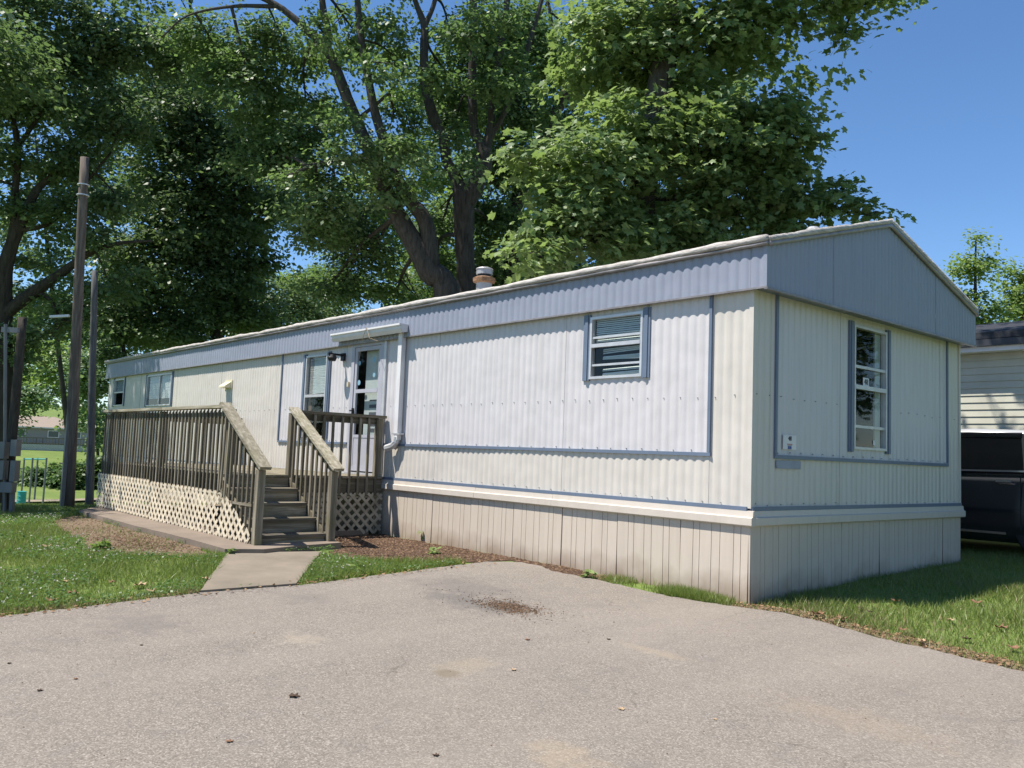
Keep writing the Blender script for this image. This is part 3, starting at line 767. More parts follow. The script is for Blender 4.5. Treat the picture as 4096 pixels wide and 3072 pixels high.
# ------------------------------------------------------------------ deck
DXe, DXl, DY, DYr, DZ = -6.07, -11.1, -2.44, -1.47, .83
deck = thing('wooden_deck', 'weathered wooden deck with railings, lattice and stairs', 'deck', (-8.6, -1.2, .0))
y = -2.41
while y < -.1:
    e = min(y + .135, -.07); boxp('deck_board', DXl, DXe + .03 + random.uniform(-.012, .02), y, e, DZ - .032, DZ, WX, deck); y += .141
boxp('rim_joist', DXl, DXe, DY + .03, DY + .068, .60, DZ - .034, WX, deck)
boxp('rim_joist', DXe - .04, DXe, DY + .07, -.06, .60, DZ - .034, WY, deck)
boxp('rim_joist', DXl, DXl + .038, DY + .07, -.06, .60, DZ - .034, WY, deck)
for x in np.arange(DXl + .6, DXe - .3, .8): boxp('joist', x, x + .038, DY + .07, -.06, .60, DZ - .034, WY, deck)
PW = .088
def post(x, y, z0, z1): return boxp('post', x - PW / 2, x + PW / 2, y - PW / 2, y + PW / 2, z0, z1, WZ, deck)
for x, y_ in ((DXe - .046, DY + .12), (DXe - .046, DYr), (DXe - .046, -.12), (DXl + .05, DY + .12), (DXl + .05, -.12), (-8.6, DY + .12)): post(x, y_, .06, 1.655)
for x in (-9.8, -7.4): post(x, DY + .12, .06, .60)
# front rail
boxp('rail_cap', DXl - .03, -8.2, DY - .05, DY + .10, 1.662, 1.70, WCAP, deck); boxp('rail_cap', -8.198, DXe + .02, DY - .048, DY + .102, 1.662, 1.70, WCAP, deck)
boxp('top_rail', DXl, DXe - .09, DY + .022, DY + .058, 1.535, 1.612, WX, deck)
def bal_mesh():
    b = .018; c = .0105; z0, z1 = -.535, .535
    mb = MB()
    mb.add([(-b, -c, z0), (b, -c, z0), (b, c, z0 + .035), (-b, c, z0 + .035), (-b, -c, z1 - .035), (b, -c, z1 - .035), (b, c, z1), (-b, c, z1)],
           [(3, 2, 1, 0), (4, 5, 6, 7), (0, 1, 5, 4), (1, 2, 6, 5), (2, 3, 7, 6), (3, 0, 4, 7)])
    me = bpy.data.meshes.new('baluster'); me.from_pydata(mb.v, [], mb.f); me.materials.append(WZ); me.update(); return me
BAL = bal_mesh()
def baluster(x, y_, zc, rz=0., h=1.07, tilt=0.):
    o = link('baluster', BAL, (x, y_, zc), deck); o.rotation_euler = (tilt, random.uniform(-.008, .008), rz); o.scale = (1, 1, h / 1.07); return o
n = 40
for i in range(n):
    x = DXl + .03 + (DXe - .05 - DXl - .03) * i / (n - 1)
    baluster(x, DY + .0105, 1.122, 0)
# left end rail
boxp('rail_cap', DXl - .03, DXl + .11, DY + .104, -.05, 1.662, 1.70, WY, deck); boxp('top_rail', DXl + .022, DXl + .058, DY + .17, -.16, 1.568, 1.658, WY, deck)
for i in range(16): baluster(DXl + .001, DY + .25 + i * .134, 1.122, R(-90))
# short end rail beside the stairs
boxp('rail_cap', DXe - .12, DXe + .03, DYr + .05, -.04, 1.662, 1.70, WY, deck); boxp('top_rail', DXe - .058, DXe - .022, DYr + .046, -.165, 1.568, 1.658, WY, deck)
for i in range(9): baluster(DXe + .012, DYr + .15 + i * .143, 1.115, R(90), 1.10)
# stairs
TR = [(-4.98, .165), (-5.24, .335), (-5.49, .505), (-5.75, .67)]
for i, (nx, z) in enumerate(TR):
    boxp('tread', nx - .285, nx, DY + .04, DYr - .045, z - .036, z, WTREAD, deck)
    boxp('riser', nx - .045, nx - .02, DY + .045, DYr - .05, (TR[i - 1][1] if i else .03), z - .038, WY, deck)
boxp('riser', DXe - .0, DXe + .02, DY + .045, DYr - .05, .672, DZ - .036, WY, deck)
for yy in (DY + .005, DYr - .04):
    MB().prism([(-4.96, .03), (-4.96, .13), (-6.05, .80), (-6.05, .62), (-5.2, .03)], 1, yy, yy + .034).build('stringer', WX, deck)
for yc, s_ in ((DY + .02, -1), (DYr - .0, 1)):
    x0_, z0_, x1_, z1_ = DXe + .02, 1.685, -4.83, .935
    bx = -4.955
    post(bx, yc - .0, .03 if s_ < 0 else .02, .925)
    MB().bar((x0_ - .06, yc, z0_ + .035), (x1_, yc, z1_ + .012), .145, .038).build('stair_rail_cap', WCAP, deck)
    MB().bar((x0_, yc, z0_ - .075), (x1_ - .12, yc, z1_ - .0), .036, .088).build('stair_rail', WX, deck)
    nb = 8
    for i in range(nb):
        x = DXe + .10 + (bx - .12 - DXe - .10) * i / (nb - 1)
        zt = z0_ + (z1_ - z0_) * (x - x0_) / (x1_ - x0_) - .02
        zb = .80 + (x - (-6.05)) * (.13 - .80) / 1.09 - .12
        zb = max(zb, .1)
        off = .038 * s_ * (1 if s_ < 0 else -1)
        baluster(x, yc - .036 if s_ < 0 else yc - .036, (zt + zb) / 2, 0, zt - zb, random.uniform(-.02, .02) if s_ < 0 else 0)
boxp('foot_block', -5.02, -4.9, DYr + .05, DYr + .09, .02, .06, WX, deck)

# lattice
def clip_convex(p, d, poly):
    t0, t1 = -9e9, 9e9; n = len(poly)
    for i in range(n):
        a = poly[i]; b = poly[(i + 1) % n]; nx, nz = -(b[1] - a[1]), (b[0] - a[0])   # inward for ccw
        den = nx * d[0] + nz * d[1]; num = nx * (p[0] - a[0]) + nz * (p[1] - a[1])
        if abs(den) < 1e-9:
            if num < 0: return None
            continue
        t = -num / den
        if den > 0: t0 = max(t0, t)
        else: t1 = min(t1, t)
    return (t0, t1) if t1 - t0 > .03 else None
def lattice(name, axis, plane, poly, out, sp=.146, w=.040, mat=MLAT, warp=0., lab=None):
    us = [p[0] for p in poly]; zs = [p[1] for p in poly]
    a, b = min(us), max(us); z0, z1 = min(zs), max(zs)
    P = (lambda u, d, z: (u, d, z)) if axis == 0 else (lambda u, d, z: (d, u, z))
    mb = MB(); q = [P(a + .02, plane - out * .012, z1 - .05), P(b - .02, plane - out * .012, z1 - .05)]
    mb.bar(q[0], q[1], .02, .03)
    pan = mb.build(name, WX, deck, label=lab)
    k = 0
    for sgn, lay in ((1, 0), (-1, .0065)):
        d = (math.sqrt(.5), sgn * math.sqrt(.5)); u = a - (z1 - z0) - .1
        while u < b + (z1 - z0) + .1:
            r_ = clip_convex((u, z0 if sgn > 0 else z1 if False else z0 + (0 if sgn > 0 else 0)), d, poly) if sgn > 0 else clip_convex((u, z0), d, poly)
            if r_:
                p0 = (u + d[0] * r_[0], z0 + d[1] * r_[0]); p1 = (u + d[0] * r_[1], z0 + d[1] * r_[1])
                wv = warp * math.sin((p0[0] - a) * 4.0)
                dd = plane + out * lay
                mb = MB(); A = Vector(P(p0[0], dd + out * wv, p0[1])); B = Vector(P(p1[0], dd + out * warp * math.sin((p1[0] - a) * 4.0), p1[1]))
                side = Vector((0, 1, 0)) if axis == 0 else Vector((1, 0, 0))
                mb.bar(A, B, w, .0062, side); mb.build('lattice_strip', mat, pan)
            u += sp
rect = lambda a, b, c, d: [(a, c), (b, c), (b, d), (a, d)]
lattice('lattice_panel', 0, DY - .028, rect(-11.12, -8.50, .085, .63), -1, lab='tan lattice sheet at the far end')
lattice('lattice_panel', 0, DY - .030, rect(-8.47, -6.0, .075, .615), -1, warp=.012)
lattice('lattice_panel', 0, DY - .034, [(-5.99, .08), (-5.02, .08), (-5.05, .2), (-5.72, .56), (-5.86, .52)], -1, warp=.006, lab='broken triangular lattice piece under the stair rail')
lattice('lattice_panel', 1, DXe + .012, rect(-1.40, -.05, .03, .59), 1, mat=MLATD, lab='dirty lattice piece beside the stairs')
# leftover torn bit of lattice at the corner
lattice('lattice_panel', 1, DXe + .02, rect(-2.40, -2.0, .08, .55), 1, mat=MLATD)

# ------------------------------------------------------------------ poles and meter pedestal
def on_ground(px, py, it=40):
    z = 0.; v = ray(px, py)
    for _ in range(it):
        t = (z - CAM[2]) / v[2]; P = CAM + v * t; z = g1(P[0], P[1])
    return P
P = at(151, 1068, 14.7); P[2] = g1(P[0], P[1])
def pole(name, label, base, r0, r1, h, mat, lean=(0, 0)):
    o = thing(name, label, 'pole', (base[0], base[1], base[2] - .05))
    n = 9; pts = [(base[0] + lean[0] * i / n, base[1] + lean[1] * i / n, base[2] - .3 + (h + .3) * i / n) for i in range(n + 1)]
    MB().tube(pts, [r0 + (r1 - r0) * i / n for i in range(n + 1)], 16, .03).build('shaft', mat, o, smooth=True); return o
dep1 = float((P - CAM) @ FW)
h1 = (at(183, 340, dep1) - P)
p1 = pole('utility_pole', 'taller brown wooden utility pole beyond the deck', P, .098, .07, h1[2], WPOLE, (h1[0], h1[1]))
lamp = at(126, 684, dep1 - .1)
MB().bar(at(108, 684, dep1), at(150, 682, dep1), .05, .04).build('light_arm', MALU, p1)
boxp('cable_guard', P[0] + .06, P[0] + .14, P[1] - .17, P[1] - .11, P[2] - .1, P[2] + 1.6, MGREY, p1)
for zz in (h1[2] * .92, h1[2] * .89): MB().lathe((P[0] + h1[0] * .9, P[1] + h1[1] * .9, P[2] + zz), [(.1, 0), (.1, .02)], 14).build('band', MALU, p1)
P = at(198, 1054, 17.0); P[2] = g1(P[0], P[1]); dep2 = float((P - CAM) @ FW); h2 = (at(205, 585, dep2) - P)
pole('service_pole', 'shorter silver grey wooden pole next to the deck', P, .083, .058, h2[2], WPOLE2, (h2[0], h2[1]))
P = at(14, 1090, 13.4); P[2] = g1(P[0], P[1]); dep3 = float((P - CAM) @ FW); h3 = at(25, 680, dep3) - P
mp = pole('meter_post', 'dark meter post with grey electrical boxes at left edge', P, .075, .065, h3[2], BARKD, (0, 0))
def mbox(px0, px1, py0, py1, d, dd=.14, nm='meter_box'):
    a = at(px0, py1, d); b = at(px1, py0, d); w = np.linalg.norm((b - a)[:2]); h = b[2] - a[2]; c = (a + b) / 2
    mb = MB(); rt2 = Vector((RT[0], RT[1], 0)).normalized(); 
    mb.bar(Vector((c[0], c[1], a[2])), Vector((c[0], c[1], b[2])), w, dd, Vector((FW[0], FW[1], 0))); return mb.build(nm, MGREY, mp)
mbox(-8, 15, 955, 990, dep3 - .12); mbox(27, 41, 950, 985, dep3 - .1); mbox(-10, 13, 995, 1035, dep3 - .12); mbox(26, 38, 995, 1040, dep3 - .1); mbox(5, 31, 1042, 1063, dep3 - .15)
MB().tube([at(12, 1090, dep3 - .1) - np.array([0, 0, .2]), at(12, 700, dep3 - .1)], [.025, .025], 8).build('conduit', MGREY, mp)
MB().tube([at(27, 1090, dep3 - .1) - np.array([0, 0, .2]), at(27, 1060, dep3 - .1)], [.04, .04], 8).build('conduit', MGREY, mp)
MB().bar(at(5, 712, dep3 - .08), at(40, 714, dep3 - .08), .06, .08).build('cross_bar', MGREY, mp)

# ------------------------------------------------------------------ far lawn: climbing frame, barrel, house
MTEAL = plain('teal_paint', (.03, .30, .30), .5)
MPOST = plain('grey_steel', (.16, .17, .175), .5, .3)
D_ = 66
cf = thing('climbing_frame', 'teal-topped metal climbing frame on the far lawn', 'climbing frame', tuple(at(72, 1050, D_)))
tops = []
for px, d in ((48, D_ + 3), (66, D_), (77, D_ + 2.5), (96, D_)):
    b = at(px, 1046, d); b[2] = g1(b[0], b[1]) - .1; t2 = b.copy(); t2[2] = at(px, 989, d)[2]; tops.append(t2)
    MB().tube([b, t2], [.07, .07], 10).build('leg', MPOST, cf)
tops = [Vector(t_) for t_ in tops]
for a, b in ((0, 2), (1, 3)):
    MB().tube([tops[a] - Vector((0, 0, .1)), tops[b] - Vector((0, 0, .1))], [.05, .05], 8).build('top_beam', MTEAL, cf)
for i in range(5):
    u = i / 4; MB().tube([tops[0].lerp(tops[2], u) - Vector((0, 0, .1)), tops[1].lerp(tops[3], u) - Vector((0, 0, .1))], [.022, .022], 6).build('rung', MTEAL, cf)
b = at(48, 1058, 60); b[2] = g1(b[0], b[1]) - .03
bar = thing('litter_barrel', 'teal drum litter bin on the far lawn', 'litter bin', tuple(b))
MB().lathe(b, [(.28, 0), (.29, .02), (.29, .28), (.305, .3), (.29, .32), (.29, .56), (.305, .58), (.29, .6), (.29, .86), (.30, .88)], 20).build('drum', MTEAL, bar)
MB().lathe(b + np.array([0, 0, .881]), [(.3, 0), (.31, .02), (.25, .03)], 20).build('rim', MTEAL, bar)

hb = at(98, 940, 120); hz = g1(hb[0], hb[1])
fh = thing('far_house', 'low pale house with tan hip roof on the hill', 'house', (hb[0], hb[1], hz))
MFW = plain('pale_house_wall', (.30, .30, .28), .7); MFR = plain('tan_shingle', (.27, .215, .17), .85); MFT = plain('house_trim', (.7, .7, .68), .6)
bx, by = hb[0], hb[1]
# facade faces +X (towards the camera), long side along Y
boxp('wall', bx - 7, bx, by - 6, by + 5.2, hz + .9, hz + 3.1, MFW, fh)
boxp('foundation', bx - 6.95, bx - .05, by - 5.9, by + 5.1, hz - .6, hz + .9, MDARK, fh)
MB().add([(bx - 7.5, by - 6.5, hz + 3.1), (bx + .5, by - 6.5, hz + 3.1), (bx + .5, by + 5.7, hz + 3.1), (bx - 7.5, by + 5.7, hz + 3.1), (bx - 3.5, by - 2.6, hz + 4.7), (bx - 3.5, by + 1.8, hz + 4.7)],
         [(3, 2, 1, 0), (0, 1, 4), (1, 2, 5, 4), (2, 3, 5), (3, 0, 4, 5)]).build('roof', MFR, fh)
boxp('fascia', bx + .45, bx + .52, by - 6.5, by + 5.7, hz + 2.95, hz + 3.12, MFT, fh)
for yy, ww in ((by + 1.0, 1.5), (by + 4.0, 1.2), (by - 3.2, 1.4)):
    w_ = boxp('window', bx + .001, bx + .08, yy - ww / 2, yy + ww / 2, hz + 1.7, hz + 2.7, MFT, fh)
    boxp('pane', bx + .081, bx + .1, yy - ww / 2 + .12, yy + ww / 2 - .12, hz + 1.8, hz + 2.6, plain('far_glass', (.05, .09, .10), .1), w_)
dk = boxp('porch_deck', bx + .02, bx + 2.4, by - 4.5, by + 5.0, hz + .75, hz + .9, WX, fh)
boxp('porch_rail', bx + 2.35, bx + 2.42, by - 4.5, by + 5.0, hz + 1.55, hz + 1.68, WX, dk)
for i in range(24): boxp('porch_baluster', bx + 2.36, bx + 2.40, by - 4.45 + i * .4, by - 4.35 + i * .4, hz + .9, hz + 1.55, WX, dk)
MLW = plain('white_far_lattice', (.62, .63, .60), .7)
for i in range(48):
    y0 = by - 4.5 + i * .2
    for sg in (1, -1):
        MB().bar((bx + 2.43 + .02 * sg, y0, hz - .3 if sg > 0 else hz + .72), (bx + 2.43 + .02 * sg, y0 + 1.0, hz + .72 if sg > 0 else hz - .3), .07, .015, (1, 0, 0)).build('lattice_strip', MLW, dk)
hb2 = at(168, 938, 135); hz2 = g1(hb2[0], hb2[1])
sh = thing('garden_shed', 'small grey shed behind the second pole on the hill', 'shed', (hb2[0], hb2[1], hz2))
boxp('wall', hb2[0] - 3, hb2[0], hb2[1] - 1.8, hb2[1] + 1.8, hz2 - .5, hz2 + 2.2, plain('shed_wall', (.34, .36, .36), .7), sh)
MB().prism([(hb2[1] - 2.1, hz2 + 2.2), (hb2[1] + 2.1, hz2 + 2.2), (hb2[1], hz2 + 3.1)], 0, hb2[0] - 3.3, hb2[0] + .3).build('roof', plain('shed_roof', (.2, .2, .2), .8), sh)
boxp('door', hb2[0] + .002, hb2[0] + .06, hb2[1] - .6, hb2[1] + .6, hz2 - .2, hz2 + 1.7, MDARK, sh)

# ------------------------------------------------------------------ neighbour home and parked vehicle
NY = 8.6
nb = thing('neighbour_home', 'grey-green lap sided mobile home behind the parked vehicle', 'mobile home', (-2, NY + 2.2, .1))
MNS = plain('sage_lap_siding', (.43, .42, .34), .6, 0, .35, .08, 3); MNF = plain('pale_fascia', (.58, .58, .60), .5)
gN = .1
z = .85; i = 0
while z < 3.22:
    MB().prism([(NY - .004, z), (NY - .022, z), (NY - .006, z + .118), (NY - .001, z + .118)], 0, -13, 1.6).build('siding_board', MNS, nb); z += .1185
boxp('wall_core', -13, 1.6, NY, NY + 4.3, .7, 3.24, MNS, nb)
boxp('skirting', -12.95, 1.55, NY + .01, NY + 4.2, -.1, .7, plain('shadow_dark_skirting', (.09, .09, .08), .7), nb)  # skirting colour darkened in place of the shadow seen beneath the vehicle
boxp('fascia', -13.3, 1.9, NY - .28, NY - .26, 3.22, 3.42, MNF, nb); boxp('soffit', -13.3, 1.9, NY - .259, NY - .001, 3.222, 3.232, MNF, nb)
gu2 = boxp('gutter', -13.3, 1.9, NY - .36, NY - .281, 3.30, 3.41, plain('dark_gutter', (.03, .033, .04), .5), nb)
MSH = plain('dark_shingles', (.035, .038, .045), .85, 0, .2, .25, 12)
MB().prism([(NY - .35, 3.42), (NY + 2.2, 3.95), (NY + 4.65, 3.42), (NY + 4.65, 3.5), (NY + 2.2, 4.08), (NY - .35, 3.53)], 0, -13.35, 1.95).build('roof', MSH, nb)
MB().lathe((.3, NY + .25, 3.55), [(.04, 0), (.04, .22)], 10).build('vent_pipe', MFLUE, nb)
wn_ = boxp('window', -6.5, -5.4, NY - .04, NY - .02, 1.6, 2.8, MWHITE, nb); boxp('pane', -6.4, -5.5, NY - .05, NY - .041, 1.7, 2.7, MDARK, wn_)

MCAR = (lambda t: t.done(t.bsdf((.016, .018, .021), .14, 0, .9)))(NT('black_car_paint'))
MCHR = plain('chrome', (.75, .75, .77), .12, 1.0, .5, .02); MTYRE = plain('tyre_rubber', (.02, .02, .02), .85)
SY = 5.62; SG = g1(-.7, 6.5)
suv = thing('parked_suv', 'black sport utility vehicle parked behind the white home', 'car', (-.75, 6.6, SG))
def ringloft(stations, name, mat, parent, smooth=True):
    V = []; F = []; m = len(stations[0])
    for s_ in stations: V += s_
    for i in range(len(stations) - 1):
        for j in range(m): F.append((i * m + j, i * m + (j + 1) % m, (i + 1) * m + (j + 1) % m, (i + 1) * m + j))
    mb = MB(); mb.add(V, F); mb.f.append(tuple(range(m))[::-1]); mb.f.append(tuple(range((len(stations) - 1) * m, len(stations) * m)))
    return mb.build(name, mat, parent, smooth=smooth)
CY = SY + .97
def body_ring(x, zb, zt, hw, crown=.05):
    hw_b = hw - .06
    pts = [(-hw_b, zb), (-hw, zb + .12), (-hw - .005, zb + (zt - zb) * .45), (-hw + .03, zb + (zt - zb) * .8), (-hw + .075, zt - .05), (-hw + .13, zt), (0, zt + crown), (hw - .13, zt), (hw - .075, zt - .05), (hw - .03, zb + (zt - zb) * .8), (hw + .005, zb + (zt - zb) * .45), (hw, zb + .12), (hw_b, zb)]
    return [(x, CY + a, SG + b) for a, b in pts]
X0 = -3.35
ringloft([body_ring(X0, .42, .72, .70), body_ring(X0 + .12, .3, .92, .85), body_ring(X0 + .5, .24, 1.0, .94), body_ring(X0 + 1.3, .17, 1.07, .965), body_ring(X0 + 2.4, .17, 1.10, .97), body_ring(X0 + 3.9, .18, 1.13, .97), body_ring(X0 + 4.6, .26, 1.13, .95), body_ring(X0 + 4.95, .34, 1.1, .88), body_ring(X0 + 5.05, .45, 1.0, .8)], 'body', MCAR, suv)
def cab_ring(x, zb, zt, hb_, ht):
    pts = [(-hb_, zb), (-(hb_ + ht) / 2 - .01, (zb + zt) / 2), (-ht, zt), (0, zt + .03), (ht, zt), ((hb_ + ht) / 2 + .01, (zb + zt) / 2), (hb_, zb)]
    return [(x, CY + a, SG + b) for a, b in pts]
cab = ringloft([cab_ring(X0 + 1.15, 1.04, 1.08, .86, .80), cab_ring(X0 + 1.95, 1.06, 1.60, .885, .70), cab_ring(X0 + 3.0, 1.08, 1.64, .90, .74), cab_ring(X0 + 4.3, 1.09, 1.60, .90, .73), cab_ring(X0 + 4.9, 1.07, 1.12, .84, .74)], 'glazing', MTINT, suv, False)
ringloft([cab_ring(X0 + 1.25, 1.05, 1.10, .80, .74), cab_ring(X0 + 1.98, 1.07, 1.56, .82, .64), cab_ring(X0 + 4.25, 1.09, 1.56, .83, .66), cab_ring(X0 + 4.8, 1.07, 1.12, .78, .68)], 'cabin', MDARK, suv, False)
def roof_ring(x, z, hw):
    pts = [(-hw - .03, z - .04), (-hw - .015, z + .015), (-hw * .75, z + .055), (0, z + .075), (hw * .75, z + .055), (hw + .015, z + .015), (hw + .03, z - .04)]
    return [(x, CY + a, SG + b) for a, b in pts]
MROOF = (lambda t: t.done(t.bsdf((.34, .345, .35), .25, 0, .8)))(NT('sky_reflection_roof_paint'))  # black roof coloured silver-grey to stand in for reflected sky
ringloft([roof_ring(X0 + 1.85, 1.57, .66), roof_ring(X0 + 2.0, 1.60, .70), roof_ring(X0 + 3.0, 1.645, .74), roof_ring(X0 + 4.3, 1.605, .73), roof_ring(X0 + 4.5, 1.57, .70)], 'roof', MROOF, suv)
for xa, xb in ((2.62, 2.55), (3.70, 3.78)):
    for sgn in (-1, 1):
        MB().bar((X0 + xa, CY + sgn * .745, SG + 1.62), (X0 + xb, CY + sgn * .905, SG + 1.09), .07, .025, (0, sgn, .2)).build('pillar', MCAR, suv)
for sgn in (-1, 1):
    MB().bar((X0 + 1.2, CY + sgn * .955 - sgn * .02, SG + 1.085), (X0 + 4.7, CY + sgn * .93, SG + 1.135), .03, .022, (0, 0, 1)).build('belt_chrome', MCHR, suv)
    MB().bar((X0 + 1.35, CY + sgn * .985, SG + .295), (X0 + 3.55, CY + sgn * .985, SG + .30), .02, .03, (0, 0, 1)).build('sill_chrome', MCHR, suv)
    MB().bar((X0 + 1.95, CY + sgn * .725, SG + 1.60), (X0 + 4.35, CY + sgn * .76, SG + 1.595), .014, .016, (0, 0, 1)).build('roof_chrome', MCHR, suv)
    for hx in (X0 + 2.55, X0 + 3.52): MB().bar((hx - .09, CY + sgn * .995, SG + .985), (hx + .1, CY + sgn * .995, SG + .985), .03, .032, (0, 0, 1)).build('door_handle', MCHR, suv)
    for gx in (X0 + 1.55, X0 + 2.66, X0 + 3.72): MB().bar((gx, CY + sgn * .974, SG + .36), (gx, CY + sgn * .966, SG + 1.05), .012, .008, (0, 1, 0)).build('door_gap', MDARK, suv)
    for wx in (X0 + .95, X0 + 4.0):
        wh = MB().lathe((wx, CY + sgn * .86, SG + .36), [(.22, -.11), (.34, -.11), (.37, -.07), (.37, .07), (.34, .11), (.22, .11)], 26, 1).build('wheel', MTYRE, suv)
        MB().lathe((wx, CY + sgn * .94, SG + .36), [(.23, -.03), (.23, .03), (.06, .04)], 20, 1).build('rim', MCHR, wh)
    MB().box(X0 + .02, X0 + .3, CY + sgn * .70 - .12, CY + sgn * .70 + .12, SG + .70, SG + .82).build('headlight', MCHR, suv)
    MB().box(X0 + 4.86, X0 + 5.02, CY + sgn * .78 - .08, CY + sgn * .78 + .08, SG + .75, SG + 1.02).build('tail_light', MRED, suv)
MB().bar((X0 + 2.75, CY - .765, SG + 1.60), (X0 + 3.68, CY - .76, SG + 1.60), .02, .07, (0, .3, 1)).build('window_visor', MTINT, suv)

# ------------------------------------------------------------------ foliage
LEAF4 = np.array([[0, 0, 0], [.45, .33, -.05], [1, 0, -.12], [.45, -.33, -.05]])
LEAFM = np.array([[0, 0, 0], [.1, .42, -.03], [.38, .30, 0], [.62, .52, -.06], [.68, .2, -.02], [1, 0, -.12], [.68, -.2, -.02], [.62, -.52, -.06], [.38, -.30, 0], [.1, -.42, -.03]])
def leaves(C, N, A, size, tmpl):
    """C centres, N normals, A axis (unit), size (n,) -> V, F"""
    B = np.cross(N, A); k = len(tmpl); n = len(C)
    V = C[:, None, :] + size[:, None, None] * (tmpl[None, :, 0:1] * A[:, None, :] + tmpl[None, :, 1:2] * B[:, None, :] + tmpl[None, :, 2:3] * N[:, None, :])
    return V.reshape(-1, 3), np.arange(n * k).reshape(n, k)
def unit(v): return v / (np.linalg.norm(v, axis=-1, keepdims=True) + 1e-9)
def sprays(centers, outward, per, cs, lsize, rng, tmpl, droop=.35):
    n = len(centers); m = n * per
    o = rng.normal(size=(n, per, 3)) * np.array([.5, .5, .17]) * (cs * rng.uniform(.6, 1.3, (n, 1, 1)))
    o[..., 2] -= droop * np.hypot(o[..., 0], o[..., 1])
    C = (centers[:, None, :] + o).reshape(m, 3)
    N = unit(np.array([0, 0, 1.]) + rng.normal(size=(m, 3)) * .48 + np.repeat(outward, per, 0) * .45)
    A = rng.normal(size=(m, 3)) + np.repeat(outward, per, 0) * .6 + np.array([0, 0, -.45]); A = unit(A - N * (A * N).sum(-1, keepdims=True))
    s_ = lsize * rng.uniform(.42, 1.38, m)
    V, F = leaves(C, N, A, s_, tmpl)
    tone = np.clip(np.repeat(rng.uniform(.2, .8, n), per) + rng.normal(size=m) * .2, 0, 1)
    return V, F, tone
def catmull(pts, k=4):
    P = [np.array(p, float) for p in pts]; P = [2 * P[0] - P[1]] + P + [2 * P[-1] - P[-2]]; out = []
    for i in range(1, len(P) - 2):
        for j in range(k):
            t = j / k
            out.append(.5 * ((2 * P[i]) + (-P[i - 1] + P[i + 1]) * t + (2 * P[i - 1] - 5 * P[i] + 4 * P[i + 1] - P[i + 2]) * t * t + (-P[i - 1] + 3 * P[i] - 3 * P[i + 1] + P[i + 2]) * t ** 3))
    out.append(P[-2]); return out
def tree(name, label, depth, limbs, blobs, lmat, leaf=.11, dens=1.0, per=34, cs=.55, bark=BARK, tmpl=LEAF4, seed=1, group=None, ground=True, twigs=5):
    """limbs: lists of (px, py, width_px[, ddepth]); blobs: (px, py, rx_px, ry_px, ddepth[, density])"""
    rng = np.random.default_rng(seed); rr = random.Random(seed)
    L = []
    for li in limbs:
        pts = [at(q[0], q[1], depth + (q[3] if len(q) > 3 else 0)) for q in li]; rad = [q[2] / 2 * PXM * depth for q in li]
        L.append((pts, rad))
    base = L[0][0][0].copy(); bz = g1(base[0], base[1])
    if ground and base[2] > bz:
        L[0][0].insert(0, np.array([base[0], base[1], bz - .3])); L[0][1].insert(0, L[0][1][0] * 1.25)
    o = thing(name, label, 'tree', (L[0][0][0][0], L[0][0][0][1], bz), group)
    mb = MB(); nodes = []
    for pts, rad in L:
        sp = catmull(pts, 5); n = len(sp)
        rs = np.interp(np.linspace(0, len(pts) - 1, n), np.arange(len(pts)), rad)
        mb.tube(sp, list(rs), 10, .05); nodes += sp
    nodes = np.array(nodes)
    CC = []; OO = []
    for b in blobs:
        c = at(b[0], b[1], depth + b[4]); rx = b[2] * PXM * (depth + b[4]); rz = b[3] * PXM * (depth + b[4]); ry = (rx + rz) / 2 if len(b) < 7 else b[6]
        d_ = dens * (b[5] if len(b) > 5 else 1.)
        n = max(3, int(d_ * (rx * ry * rz) ** (2 / 3.) * 15.0 / (cs * cs)))
        v = unit(rng.normal(size=(n, 3))) * (.30 + .70 * rng.uniform(0, 1, (n, 1)) ** .6)
        hr = unit(np.array([RT[0], RT[1], 0.])); hf = unit(np.array([FW[0], FW[1], 0.]))
        p = c + v[:, 0:1] * rx * hr + v[:, 1:2] * ry * hf + v[:, 2:3] * rz * np.array([0, 0, 1.])
        # gather most sprays into flattened layers round smaller boughs, so gaps open between them
        kk = min(n, max(5, n // 11)); sub = p[:kk]; pick = rng.integers(0, kk, n); g_ = rng.uniform(size=(n, 1)) < .8
        rr_ = .27 * (rx * ry * rz) ** (1 / 3.)
        p = np.where(g_, sub[pick] + rng.normal(size=(n, 3)) * np.array([rr_, rr_, rr_ * .42]), p) + rng.normal(size=(n, 3)) * .08
        CC.append(p); OO.append(unit(p - c))
        # branches reaching into the clump
        j = np.argmin(((nodes - c) ** 2).sum(1)); root = nodes[j]
        mid = (root + c) / 2 + np.array([0, 0, .06 * np.linalg.norm(c - root)]) + rng.normal(size=3) * .12
        r0 = max(.015, min(.06, .010 * np.linalg.norm(c - root) + .015))
        br = catmull([root, mid, c], 4); mb.tube(br, list(np.linspace(r0 * 1.3, r0 * .6, len(br))), 6)
        for q in range(twigs):
            e = p[rng.integers(n)]; s0 = br[rng.integers(len(br) // 2, len(br))]
            mb.tube([s0, (s0 + e) / 2 + rng.normal(size=3) * .1, e], [r0 * .5, r0 * .35, .008], 4)
    trunk = mb.build('trunk', bark, o, smooth=True)
    CC = np.concatenate(CC); OO = np.concatenate(OO)
    V, F, tone = sprays(CC, OO, per, cs, leaf, rng, tmpl)
    np_obj('crown', V, F, lmat, o, tone=tone)
    return len(F)
NL = 0
